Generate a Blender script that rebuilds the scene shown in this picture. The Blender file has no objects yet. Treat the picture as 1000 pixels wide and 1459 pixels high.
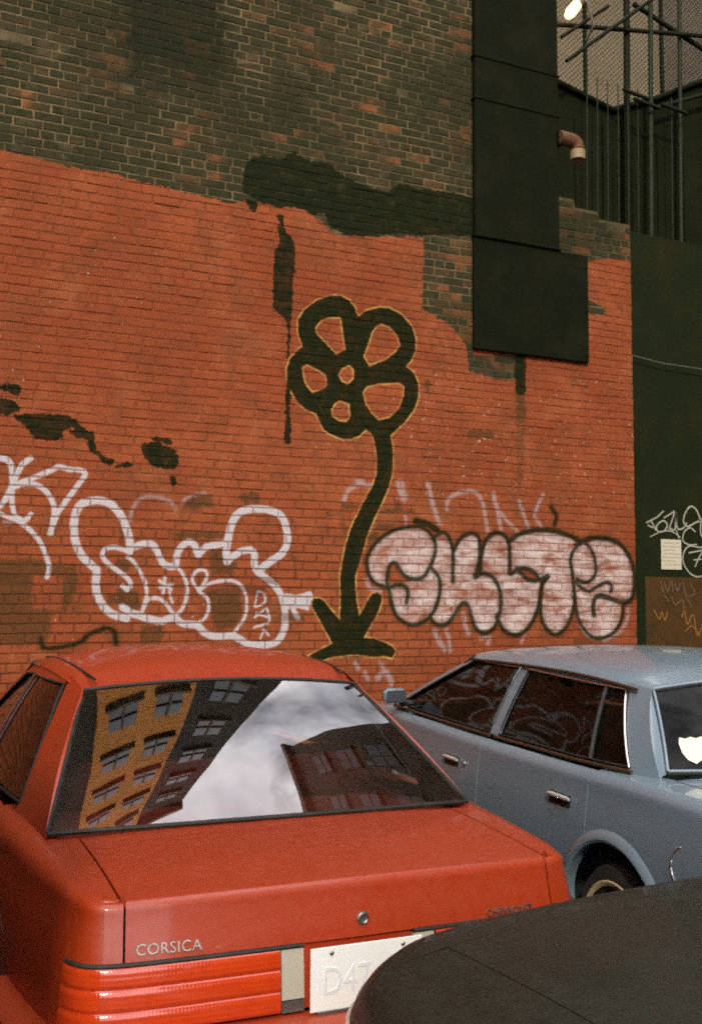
import bpy, math, random
import numpy as np
from mathutils import Matrix, Vector

random.seed(7); rng = np.random.default_rng(7)
SC = bpy.context.scene
COL = SC.collection

# ------------------------------------------------------------------ camera
CAM_H, CAM_D, CAM_YAW, CAM_PITCH, CAM_ROLL = 1.657, 7.44, 0.4295, 0.0864, 0.0071
cd = bpy.data.cameras.new('camera'); cam = bpy.data.objects.new('camera', cd); COL.objects.link(cam)
cd.sensor_fit = 'HORIZONTAL'; cd.sensor_width = 36.0; cd.lens = 1477.07/1000*36.0
cd.clip_start = 0.05; cd.clip_end = 500
_fh = Vector((math.sin(CAM_YAW), math.cos(CAM_YAW), 0)); _up = Vector((0, 0, 1)); _r = Vector((math.cos(CAM_YAW), -math.sin(CAM_YAW), 0))
_f = math.cos(CAM_PITCH)*_fh + math.sin(CAM_PITCH)*_up; _u = -math.sin(CAM_PITCH)*_fh + math.cos(CAM_PITCH)*_up
_c, _s = math.cos(CAM_ROLL), math.sin(CAM_ROLL); _rr = _c*_r + _s*_u; _uu = -_s*_r + _c*_u
M = Matrix.Identity(4)
for i in range(3):
    M[i][0], M[i][1], M[i][2] = _rr[i], _uu[i], -_f[i]
M[0][3], M[1][3], M[2][3] = 0.0, -CAM_D, CAM_H
cam.matrix_world = M
SC.camera = cam

# ------------------------------------------------------------------ sky
SUN_AZ, SUN_EL = math.radians(204), math.radians(33)     # the direction the light comes from (clockwise from +y)
w = bpy.data.worlds.new('World'); SC.world = w; w.use_nodes = True
nt = w.node_tree; nt.nodes.clear()
out = nt.nodes.new('ShaderNodeOutputWorld'); bg = nt.nodes.new('ShaderNodeBackground'); bg.inputs[1].default_value = 0.12
sky = nt.nodes.new('ShaderNodeTexSky'); sky.sky_type = 'NISHITA'; sky.sun_disc = False
sky.sun_elevation = SUN_EL; sky.sun_rotation = SUN_AZ; sky.altitude = 0; sky.air_density = 1.3; sky.dust_density = 2.0
tc = nt.nodes.new('ShaderNodeTexCoord')
cn = nt.nodes.new('ShaderNodeTexNoise'); cn.inputs['Scale'].default_value = 3.2; cn.inputs['Detail'].default_value = 6; cn.inputs['Roughness'].default_value = 0.58; cn.inputs['Distortion'].default_value = 0.6
cr = nt.nodes.new('ShaderNodeValToRGB'); cr.color_ramp.elements[0].position = 0.28; cr.color_ramp.elements[1].position = 0.48
cn2 = nt.nodes.new('ShaderNodeTexNoise'); cn2.inputs['Scale'].default_value = 6; cn2.inputs['Detail'].default_value = 6
cc = nt.nodes.new('ShaderNodeValToRGB'); cc.color_ramp.elements[0].color = (19, 18.5, 21, 1); cc.color_ramp.elements[1].color = (44, 42, 42, 1)
cc.color_ramp.elements[0].position = 0.3; cc.color_ramp.elements[1].position = 0.68
mx = nt.nodes.new('ShaderNodeMix'); mx.data_type = 'RGBA'
L = nt.links.new
L(tc.outputs['Generated'], cn.inputs['Vector']); L(cn.outputs['Fac'], cr.inputs['Fac']); L(tc.outputs['Generated'], cn2.inputs['Vector']); L(cn2.outputs['Fac'], cc.inputs['Fac'])
L(cr.outputs['Color'], mx.inputs[0]); L(sky.outputs['Color'], mx.inputs[6]); L(cc.outputs['Color'], mx.inputs[7])
L(mx.outputs[2], bg.inputs[0]); L(bg.outputs[0], out.inputs[0])

# ------------------------------------------------------------------ sun
sd = bpy.data.lights.new('sun', 'SUN'); sd.energy = 2.35; sd.angle = math.radians(3); sd.color = (1.0, 0.88, 0.62)
sun = bpy.data.objects.new('sun', sd); COL.objects.link(sun)
_d = Vector((math.sin(SUN_AZ)*math.cos(SUN_EL), math.cos(SUN_AZ)*math.cos(SUN_EL), math.sin(SUN_EL)))
sun.rotation_euler = _d.to_track_quat('Z', 'Y').to_euler()
sun.location = (-5, -14, 9)

SC.view_settings.view_transform = 'Standard'; SC.view_settings.look = 'None'
SC.view_settings.exposure = -0.24; SC.view_settings.gamma = 1.0; SC.view_settings.use_curve_mapping = False
SC.cycles.max_bounces = 5; SC.cycles.diffuse_bounces = 3; SC.cycles.glossy_bounces = 3; SC.cycles.transparent_max_bounces = 12; SC.cycles.use_denoising = False
SC.cycles.use_adaptive_sampling = True; SC.cycles.adaptive_threshold = 0.04; SC.cycles.sample_clamp_indirect = 4.0; SC.cycles.filter_width = 1.9
SC.cycles.caustics_reflective = False; SC.cycles.caustics_refractive = False

# ------------------------------------------------------------------ helpers
def tag(o, label=None, cat=None, group=None, kind=None):
    if label: o['label'] = label
    if cat: o['category'] = cat
    if group: o['group'] = group
    if kind: o['kind'] = kind
    return o

def empty(name, loc=(0, 0, 0), rz=0.0):
    o = bpy.data.objects.new(name, None); COL.objects.link(o); o.location = loc; o.rotation_euler = (0, 0, rz); o.empty_display_size = 0.2
    return o

def mesh(name, verts, faces, mat, parent=None, smooth=False, sharp=None):
    me = bpy.data.meshes.new(name); me.from_pydata([tuple(map(float, v)) for v in verts], [], [tuple(f) for f in faces]); me.update()
    if mat: me.materials.append(mat)
    if smooth:
        me.polygons.foreach_set('use_smooth', [True]*len(me.polygons))
        if sharp: me.set_sharp_from_angle(angle=math.radians(sharp))
    o = bpy.data.objects.new(name, me); COL.objects.link(o)
    if parent is not None: o.parent = parent
    return o

def gridvf(P, flange=0.0, flip=False, closed_u=False):
    """P: (n, m, 3) -> verts, faces; flange turns the outer rim inwards by that depth"""
    P = np.asarray(P, float); n, m = P.shape[:2]
    V = P.reshape(-1, 3).tolist(); F = []
    for i in range(n-1 if not closed_u else n):
        for j in range(m-1):
            a, b, c, d = i*m+j, ((i+1) % n)*m+j, ((i+1) % n)*m+j+1, i*m+j+1
            F.append((a, b, c, d) if not flip else (d, c, b, a))
    if flange:
        du = np.gradient(P, axis=0); dv = np.gradient(P, axis=1); N = np.cross(du, dv); N /= (np.linalg.norm(N, axis=2, keepdims=True)+1e-9)
        if flip: N = -N
        rim = [(i, 0) for i in range(n)] + [(n-1, j) for j in range(1, m)] + [(i, m-1) for i in range(n-2, -1, -1)] + [(0, j) for j in range(m-2, 0, -1)]
        base = len(V)
        for (i, j) in rim: V.append((P[i, j] - N[i, j]*flange).tolist())
        k = len(rim)
        for q in range(k):
            a = rim[q][0]*m+rim[q][1]; b = rim[(q+1) % k][0]*m+rim[(q+1) % k][1]; c = base+(q+1) % k; d = base+q
            F.append((b, a, d, c) if not flip else (a, b, c, d))
    return V, F

def grid(name, P, mat, parent=None, flange=0.0, flip=False, smooth=True, sharp=40):
    V, F = gridvf(P, flange, flip)
    return mesh(name, V, F, mat, parent, smooth, sharp)

def boxvf(c, s, bev=0.0):
    cx, cy, cz = c; hx, hy, hz = s[0]/2, s[1]/2, s[2]/2
    if not bev:
        V = [(cx+sx*hx, cy+sy*hy, cz+sz*hz) for sz in (-1, 1) for sy in (-1, 1) for sx in (-1, 1)]
        return V, [(0, 2, 3, 1), (4, 5, 7, 6), (0, 1, 5, 4), (2, 6, 7, 3), (0, 4, 6, 2), (1, 3, 7, 5)]
    b = min(bev, hx*.9, hy*.9, hz*.9); V = []; idx = {}
    for sx in (-1, 1):
        for sy in (-1, 1):
            for sz in (-1, 1):
                for k in range(3):
                    p = [cx+sx*(hx-b), cy+sy*(hy-b), cz+sz*(hz-b)]; p[k] += (sx, sy, sz)[k]*b
                    idx[(sx, sy, sz, k)] = len(V); V.append(tuple(p))
    F = []
    for k in range(3):
        o = [a for a in range(3) if a != k]
        for s_ in (-1, 1):
            q = []
            for (a, b2) in ((-1, -1), (1, -1), (1, 1), (-1, 1)):
                t = [0, 0, 0]; t[k] = s_; t[o[0]] = a; t[o[1]] = b2; q.append(idx[(*t, k)])
            if (s_ > 0) == (k == 1): q = q[::-1]
            F.append(tuple(q))
    for k in range(3):          # edges along axis k
        o = [a for a in range(3) if a != k]
        for a in (-1, 1):
            for b2 in (-1, 1):
                t0 = [0, 0, 0]; t0[o[0]] = a; t0[o[1]] = b2; t1 = list(t0); t0[k] = -1; t1[k] = 1
                F.append((idx[(*t0, o[0])], idx[(*t1, o[0])], idx[(*t1, o[1])], idx[(*t0, o[1])]))
    for sx in (-1, 1):
        for sy in (-1, 1):
            for sz in (-1, 1): F.append((idx[(sx, sy, sz, 0)], idx[(sx, sy, sz, 1)], idx[(sx, sy, sz, 2)]))
    return V, F

def recalc(o):
    import bmesh
    bm = bmesh.new(); bm.from_mesh(o.data); bmesh.ops.recalc_face_normals(bm, faces=bm.faces); bm.to_mesh(o.data); bm.free(); return o

def box(name, c, s, mat, parent=None, bev=0.0, smooth=False):
    V, F = boxvf(c, s, bev)
    o = mesh(name, V, F, mat, parent, smooth, 50 if smooth else None)
    return recalc(o) if bev else o

def cr_spline(pts, n=12, closed=False):
    p = np.asarray(pts, float)
    if closed: p = np.vstack([p[-1], p, p[0], p[1]])
    else: p = np.vstack([2*p[0]-p[1], p, 2*p[-1]-p[-2]])
    o = []
    for i in range(1, len(p)-2):
        t = np.linspace(0, 1, n, endpoint=False)[:, None]
        a, b, c, d = p[i-1], p[i], p[i+1], p[i+2]
        o.append(.5*((2*b)+(-a+c)*t+(2*a-5*b+4*c-d)*t**2+(-a+3*b-3*c+d)*t**3))
    o = np.vstack(o)
    return o if closed else np.vstack([o, p[-2]])

def tubevf(pts, r, seg=8, caps=True):
    P = np.asarray(pts, float); n = len(P); V = []; F = []
    T = np.gradient(P, axis=0); T /= np.linalg.norm(T, axis=1, keepdims=True)+1e-9
    ref = np.array([0, 0, 1.]) if abs(T[0][2]) < .9 else np.array([1., 0, 0])
    for i in range(n):
        a = np.cross(T[i], ref); a /= np.linalg.norm(a)+1e-9; b = np.cross(T[i], a); rr = r[i] if hasattr(r, '__len__') else r
        for k in range(seg):
            t = 2*math.pi*k/seg; V.append((P[i]+rr*(math.cos(t)*a+math.sin(t)*b)).tolist())
    for i in range(n-1):
        for k in range(seg): F.append((i*seg+k, i*seg+(k+1) % seg, (i+1)*seg+(k+1) % seg, (i+1)*seg+k))
    if caps: F.append(tuple(range(seg))[::-1]); F.append(tuple(range((n-1)*seg, n*seg)))
    return V, F

def tube(name, pts, r, mat, parent=None, seg=8, smooth=True):
    V, F = tubevf(pts, r, seg); return recalc(mesh(name, V, F, mat, parent, smooth, 50))

def lathe(name, prof, mat, parent, axis='x', c=(0, 0, 0), seg=40, smooth=True):
    """prof: (radius, offset along axis)"""
    V = []; n = len(prof)
    for k in range(seg):
        t = 2*math.pi*k/seg
        for (r, o) in prof:
            p = {'x': (o, r*math.cos(t), r*math.sin(t)), 'z': (r*math.cos(t), r*math.sin(t), o), 'y': (r*math.cos(t), o, r*math.sin(t))}[axis]
            V.append((p[0]+c[0], p[1]+c[1], p[2]+c[2]))
    F = [(k*n+i, ((k+1) % seg)*n+i, ((k+1) % seg)*n+i+1, k*n+i+1) for k in range(seg) for i in range(n-1)]
    return recalc(mesh(name, V, F, mat, parent, smooth, 40))

def prism(name, poly, y0, y1, mat, parent=None, to=None, smooth=False):
    """poly in (u, v) -> solid between y0 and y1; to maps (u, y, v) to a point"""
    to = to or (lambda u, y, v: (u, y, v)); n = len(poly)
    V = [to(u, y0, v) for u, v in poly]+[to(u, y1, v) for u, v in poly]
    F = [tuple(range(n)), tuple(range(2*n-1, n-1, -1))]+[(i, i+n, (i+1) % n+n, (i+1) % n) for i in range(n)]
    return recalc(mesh(name, V, F, mat, parent, smooth, 40 if smooth else None))

def text_mesh(name, body, size, depth, mat, parent, mtx, spacing=1.0, shear=0.0, sx=1.0):
    cu = bpy.data.curves.new(name, 'FONT'); cu.body = body; cu.size = size; cu.extrude = depth; cu.resolution_u = 3; cu.space_character = spacing; cu.shear = shear
    t = bpy.data.objects.new(name+'_tmp', cu); COL.objects.link(t)
    me = bpy.data.meshes.new_from_object(t.evaluated_get(bpy.context.evaluated_depsgraph_get()))
    bpy.data.objects.remove(t); bpy.data.curves.remove(cu)
    me.name = name; me.materials.clear(); me.materials.append(mat)
    o = bpy.data.objects.new(name, me); COL.objects.link(o); o.parent = parent; o.matrix_local = mtx @ Matrix.Diagonal((sx, 1, 1, 1)); return o

def interp(xs, ys):
    xs = np.asarray(xs, float); ys = np.asarray(ys, float)
    m = np.gradient(ys, xs)
    def f(x):
        x = np.clip(np.asarray(x, float), xs[0], xs[-1]); i = np.clip(np.searchsorted(xs, x)-1, 0, len(xs)-2)
        h = xs[i+1]-xs[i]; t = (x-xs[i])/h
        return (2*t**3-3*t**2+1)*ys[i]+(t**3-2*t**2+t)*h*m[i]+(-2*t**3+3*t**2)*ys[i+1]+(t**3-t**2)*h*m[i+1]
    return f

# ------------------------------------------------------------------ materials
def mat(name, col=(.5, .5, .5), rough=.5, metal=0.0, coat=0.0, spec=.5, coat_rough=.05, emit=None, estr=0.0):
    m = bpy.data.materials.new(name); m.use_nodes = True; b = m.node_tree.nodes['Principled BSDF']
    b.inputs['Base Color'].default_value = (*col, 1); b.inputs['Roughness'].default_value = rough; b.inputs['Metallic'].default_value = metal
    b.inputs['Coat Weight'].default_value = coat; b.inputs['Coat Roughness'].default_value = coat_rough; b.inputs['Specular IOR Level'].default_value = spec
    if emit: b.inputs['Emission Color'].default_value = (*emit, 1); b.inputs['Emission Strength'].default_value = estr
    return m

class NG:
    """small node helper"""
    def __init__(s, m): s.t = m.node_tree; s.b = s.t.nodes.get('Principled BSDF')
    def n(s, typ, **kw):
        x = s.t.nodes.new(typ)
        for k, v in kw.items(): setattr(x, k, v)
        return x
    def l(s, a, b): s.t.links.new(a, b)
    def val(s, x, inp):
        if hasattr(x, 'is_linked') or hasattr(x, 'links'): s.l(x, inp)
        else: inp.default_value = x
    def math(s, op, a, b=None, c=None, clamp=False):
        x = s.n('ShaderNodeMath', operation=op, use_clamp=clamp); s.val(a, x.inputs[0])
        if b is not None: s.val(b, x.inputs[1])
        if c is not None: s.val(c, x.inputs[2])
        return x.outputs[0]
    def noise(s, vec, scale, detail=4, rough=.55, dist=0.0, dim='3D'):
        x = s.n('ShaderNodeTexNoise', noise_dimensions=dim); x.inputs['Scale'].default_value = scale; x.inputs['Detail'].default_value = detail; x.inputs['Roughness'].default_value = rough; x.inputs['Distortion'].default_value = dist
        if vec is not None: s.l(vec, x.inputs['Vector'])
        return x.outputs['Fac']
    def map(s, v, a, b, c=0.0, d=1.0, smooth=False):
        x = s.n('ShaderNodeMapRange', interpolation_type='SMOOTHSTEP' if smooth else 'LINEAR'); s.val(v, x.inputs[0])
        for i, q in enumerate((a, b, c, d)): s.val(q, x.inputs[i+1])
        return x.outputs[0]
    def mix(s, f, a, b):
        x = s.n('ShaderNodeMix', data_type='RGBA'); s.val(f, x.inputs[0])
        for q, i in ((a, 6), (b, 7)):
            if isinstance(q, tuple): x.inputs[i].default_value = (*q, 1) if len(q) == 3 else q
            else: s.l(q, x.inputs[i])
        return x.outputs[2]
    def bump(s, h, strength=.3, dist=.01):
        x = s.n('ShaderNodeBump'); x.inputs['Strength'].default_value = strength; x.inputs['Distance'].default_value = dist; s.l(h, x.inputs['Height']); s.l(x.outputs[0], s.b.inputs['Normal']); return x
    def pos(s): return s.n('ShaderNodeNewGeometry').outputs['Position']
    def obj(s): return s.n('ShaderNodeTexCoord').outputs['Object']

def dull(m, spec=.12):
    m.node_tree.nodes['Principled BSDF'].inputs['Specular IOR Level'].default_value = spec; return m

def grimy(name, col, rough=.6, metal=0.0, amt=.35, scale=6.0, dark=(.02, .018, .012), coat=0.0, bump=.15, spec=.5):
    m = mat(name, col, rough, metal, coat, spec); g = NG(m); p = g.obj()
    a = g.noise(p, scale, 6, .6); b = g.noise(p, scale*7, 5, .6)
    f = g.map(g.math('ADD', g.math('MULTIPLY', a, .7), g.math('MULTIPLY', b, .3)), .42, .68, 0, amt, True)
    g.l(g.mix(f, col, dark), g.b.inputs['Base Color'])
    g.l(g.map(b, .2, .8, max(rough-.12, .02), min(rough+.15, 1)), g.b.inputs['Roughness'])
    if bump: g.bump(b, bump, .004)
    return m

def carpaint(name, col, dust=(.42, .36, .28), amt=.16, rough=.32, coat=.8):
    m = mat(name, col, rough, 0.0, coat, .5, .06); g = NG(m); p = g.obj()
    a = g.noise(p, 3.1, 7, .62, .4); b = g.noise(p, 38, 4, .6); sp = g.noise(p, 160, 2, .5)
    geo = g.n('ShaderNodeNewGeometry'); sx = g.n('ShaderNodeSeparateXYZ'); g.l(geo.outputs['Normal'], sx.inputs[0])
    up = g.map(sx.outputs[2], .2, .95, .35, 1.0)
    f = g.math('MULTIPLY', g.map(g.math('ADD', g.math('MULTIPLY', a, .65), g.math('MULTIPLY', b, .35)), .36, .7, .15, 1.0), up)
    f = g.math('MULTIPLY', f, amt)
    spk = g.map(sp, .68, .78, 0, .05)
    f = g.math('ADD', f, g.math('MULTIPLY', spk, up), clamp=True)
    g.l(g.mix(f, col, dust), g.b.inputs['Base Color'])
    g.l(g.map(a, .3, .7, .03, .12), g.b.inputs['Coat Roughness'])
    g.l(g.math('SUBTRACT', coat, g.math('MULTIPLY', f, 1.6), clamp=True), g.b.inputs['Coat Weight'])
    g.l(g.map(b, .3, .7, rough-.06, rough+.14), g.b.inputs['Roughness'])
    x = g.n('ShaderNodeBump'); x.inputs['Strength'].default_value = .035; x.inputs['Distance'].default_value = .002; g.l(g.noise(p, 420, 2, .5), x.inputs['Height']); g.l(x.outputs[0], g.b.inputs['Normal'])
    return m

def glassmat(name, tint=(.55, .6, .55), ior=1.9, dirt=.018):
    m = bpy.data.materials.new(name); m.use_nodes = True; t = m.node_tree; t.nodes.clear(); g = NG(m)
    o = g.n('ShaderNodeOutputMaterial'); tr = g.n('ShaderNodeBsdfTransparent'); tr.inputs[0].default_value = (*tint, 1)
    gl = g.n('ShaderNodeBsdfGlossy'); gl.inputs['Roughness'].default_value = .004; gl.inputs['Color'].default_value = (1, 1, 1, 1)
    fr = g.n('ShaderNodeFresnel'); fr.inputs[0].default_value = ior
    p = g.obj(); bp = g.n('ShaderNodeBump'); bp.inputs['Strength'].default_value = .05; bp.inputs['Distance'].default_value = .02; g.l(g.noise(p, 2.2, 2, .5), bp.inputs['Height']); g.l(bp.outputs[0], gl.inputs['Normal'])
    m1 = g.n('ShaderNodeMixShader'); g.l(fr.outputs[0], m1.inputs[0]); g.l(tr.outputs[0], m1.inputs[1]); g.l(gl.outputs[0], m1.inputs[2])
    df = g.n('ShaderNodeBsdfDiffuse'); df.inputs[0].default_value = (.45, .40, .32, 1)
    f = g.math('MULTIPLY', g.map(g.noise(p, 5, 6, .65), .4, .75, .1, 1.0), dirt)
    m2 = g.n('ShaderNodeMixShader'); g.l(f, m2.inputs[0]); g.l(m1.outputs[0], m2.inputs[1]); g.l(df.outputs[0], m2.inputs[2]); g.l(m2.outputs[0], o.inputs[0])
    return m

MT = {}
MT['red'] = carpaint('red_paint', (.36, .033, .004), amt=.045, rough=.42, coat=.4)
MT['blue'] = carpaint('blue_paint', (.18, .26, .335), amt=.16, rough=.3)
MT['black'] = carpaint('black_paint', (.012, .014, .010), dust=(.13, .135, .085), amt=.12, rough=.46, coat=.22)
MT['black'].node_tree.nodes['Principled BSDF'].inputs['Specular IOR Level'].default_value = .22
MT['glass'] = glassmat('car_glass', (.80, .82, .78), ior=2.4)
MT['darkglass'] = glassmat('dark_car_glass', (.24, .29, .24), ior=1.27)
MT['rubber'] = grimy('black_rubber', (.014, .014, .013), .7, amt=.5, dark=(.05, .045, .035), scale=9)
MT['tyre'] = grimy('tyre_rubber', (.018, .018, .017), .85, amt=.5, dark=(.06, .05, .04))
MT['chrome'] = grimy('chrome_trim', (.85, .84, .82), .28, 1.0, amt=.15, dark=(.2, .18, .14), bump=.03)
MT['dullmetal'] = grimy('dull_metal', (.32, .32, .31), .42, .9, amt=.4)
MT['whitewall'] = grimy('cream_sidewall', (.62, .50, .30), .7, amt=.35, dark=(.25, .18, .1))
MT['redcloth'] = grimy('red_upholstery', (.38, .05, .022), .9, amt=.3)
MT['bluecloth'] = grimy('blue_upholstery', (.045, .06, .075), .9, amt=.3)
MT['darkcloth'] = grimy('dark_upholstery', (.02, .02, .018), .9, amt=.3)
MT['darkplastic'] = grimy('dark_plastic', (.02, .02, .019), .55, amt=.4, dark=(.05, .045, .035))
MT['underbody'] = grimy('underbody', (.008, .008, .007), .9, amt=.2)
MT['mirror'] = mat('mirror_glass', (.10, .11, .13), .05, .6)
MT['badge'] = grimy('badge_metal', (.42, .40, .36), .38, 1.0, amt=.6, dark=(.10, .08, .06), scale=60, bump=0)
MT['handle'] = grimy('handle_metal', (.80, .80, .78), .42, .55, amt=.2, dark=(.3, .28, .25), bump=0)
MT['clearlens'] = mat('clear_lens', (.50, .47, .40), .12, coat=1.0)
MT['plate'] = mat('plate_white', (.96, .98, 1.0), .35, coat=.4)
MT['plateink'] = mat('plate_ink', (.82, .85, .93), .5)
MT['sticker'] = mat('sticker_white', (.80, .78, .66), .5)
MT['stickerblue'] = mat('sticker_blue', (.35, .45, .48), .5)

def lens_mat():
    m = mat('red_lens', (.75, .08, .014), .12, coat=1.0); g = NG(m)
    g.b.inputs['Subsurface Weight'].default_value = 0.0
    p = g.obj(); sx = g.n('ShaderNodeSeparateXYZ'); g.l(p, sx.inputs[0])
    v = g.math('SINE', g.math('MULTIPLY', sx.outputs[2], 2*math.pi/.0125)); u = g.math('SINE', g.math('MULTIPLY', sx.outputs[0], 2*math.pi/.009))
    h = g.math('MULTIPLY', g.math('ADD', v, g.math('MULTIPLY', u, .5)), .5)
    n = g.noise(p, 25, 4, .6)
    g.l(g.mix(g.map(n, .35, .7, 0, .5), (.60, .055, .009), (.45, .030, .006)), g.b.inputs['Base Color'])
    bp = g.bump(h, .18, .0015); return m
MT['redlens'] = lens_mat()

# ------------------------------------------------------------------ ground
def ground_mat():
    m = mat('asphalt', (.05, .05, .048), .9); g = NG(m); p = g.pos()
    a = g.noise(p, .8, 6, .6); b = g.noise(p, 60, 4, .7)
    g.l(g.mix(g.map(g.math('ADD', g.math('MULTIPLY', a, .6), g.math('MULTIPLY', b, .4)), .35, .65), (.030, .030, .028), (.075, .072, .066)), g.b.inputs['Base Color']); g.bump(b, .5, .01); return m
tag(mesh('ground', [(-90, -90, 0), (90, -90, 0), (90, 90, 0), (-90, 90, 0)], [(0, 1, 2, 3)], ground_mat()), kind='structure')

# ------------------------------------------------------------------ painted marks on the brick wall, drawn in metres (u along the wall, z up)
FLOWER=[[[3.458,3.951],[3.536,4.011],[3.647,4.054],[3.743,4.059],[3.856,4.015],[3.954,3.923],[3.984,3.83],[3.979,3.726],[3.939,3.641],[3.893,3.588],[3.963,3.548],[4.013,3.45],[4.013,3.347],[3.972,3.241],[3.891,3.133],[3.755,3.004],[3.754,3.001],[3.777,2.893],[3.78,2.79],[3.768,2.675],[3.73,2.559],[3.68,2.454],[3.63,2.361],[3.587,2.269],[3.544,2.167],[3.508,2.043],[3.49,1.976],[3.448,1.864],[3.449,1.753],[3.462,1.665],[3.487,1.544],[3.56,1.666],[3.591,1.716],[3.646,1.733],[3.684,1.706],[3.678,1.65],[3.635,1.544],[3.574,1.456],[3.525,1.373],[3.611,1.367],[3.698,1.339],[3.773,1.305],[3.811,1.265],[3.774,1.21],[3.724,1.228],[3.612,1.224],[3.514,1.236],[3.416,1.243],[3.332,1.234],[3.249,1.229],[3.195,1.209],[3.142,1.204],[3.06,1.238],[3.153,1.285],[3.26,1.329],[3.163,1.49],[3.091,1.609],[3.079,1.652],[3.102,1.679],[3.143,1.685],[3.185,1.658],[3.245,1.587],[3.318,1.511],[3.323,1.621],[3.322,1.752],[3.321,1.862],[3.338,1.972],[3.367,2.106],[3.403,2.218],[3.445,2.309],[3.493,2.4],[3.542,2.493],[3.598,2.586],[3.629,2.667],[3.638,2.77],[3.625,2.883],[3.602,2.984],[3.583,3.005],[3.539,3.036],[3.534,3.04],[3.48,2.986],[3.403,2.952],[3.326,2.947],[3.25,2.969],[3.167,3.005],[3.132,3.072],[3.106,3.126],[3.023,3.154],[2.949,3.203],[2.889,3.288],[2.856,3.368],[2.85,3.465],[2.878,3.551],[2.98,3.66],[2.942,3.754],[2.941,3.866],[2.992,3.95],[3.088,4.033],[3.209,4.092],[3.301,4.104],[3.379,4.078],[3.426,4.026],[3.45,3.964]],[[3.083,3.82],[3.128,3.882],[3.196,3.914],[3.306,3.935],[3.327,3.813],[3.351,3.67],[3.267,3.621],[3.167,3.709],[3.099,3.765]],[[3.671,3.923],[3.743,3.905],[3.816,3.841],[3.844,3.756],[3.792,3.692],[3.713,3.625],[3.562,3.556],[3.507,3.632],[3.553,3.752],[3.584,3.843],[3.623,3.898]],[[3.501,3.337],[3.54,3.391],[3.65,3.423],[3.842,3.448],[3.882,3.416],[3.874,3.335],[3.834,3.23],[3.747,3.15],[3.651,3.121],[3.588,3.166],[3.533,3.233]],[[3.301,3.255],[3.389,3.234],[3.397,3.122],[3.364,3.084],[3.295,3.085],[3.234,3.122],[3.226,3.171],[3.255,3.223]],[[2.975,3.491],[3.019,3.517],[3.094,3.489],[3.177,3.455],[3.198,3.366],[3.149,3.326],[3.066,3.29],[3.006,3.355],[2.983,3.422]],[[3.383,3.547],[3.422,3.523],[3.423,3.437],[3.369,3.386],[3.315,3.405],[3.288,3.459],[3.314,3.512]]]
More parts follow.
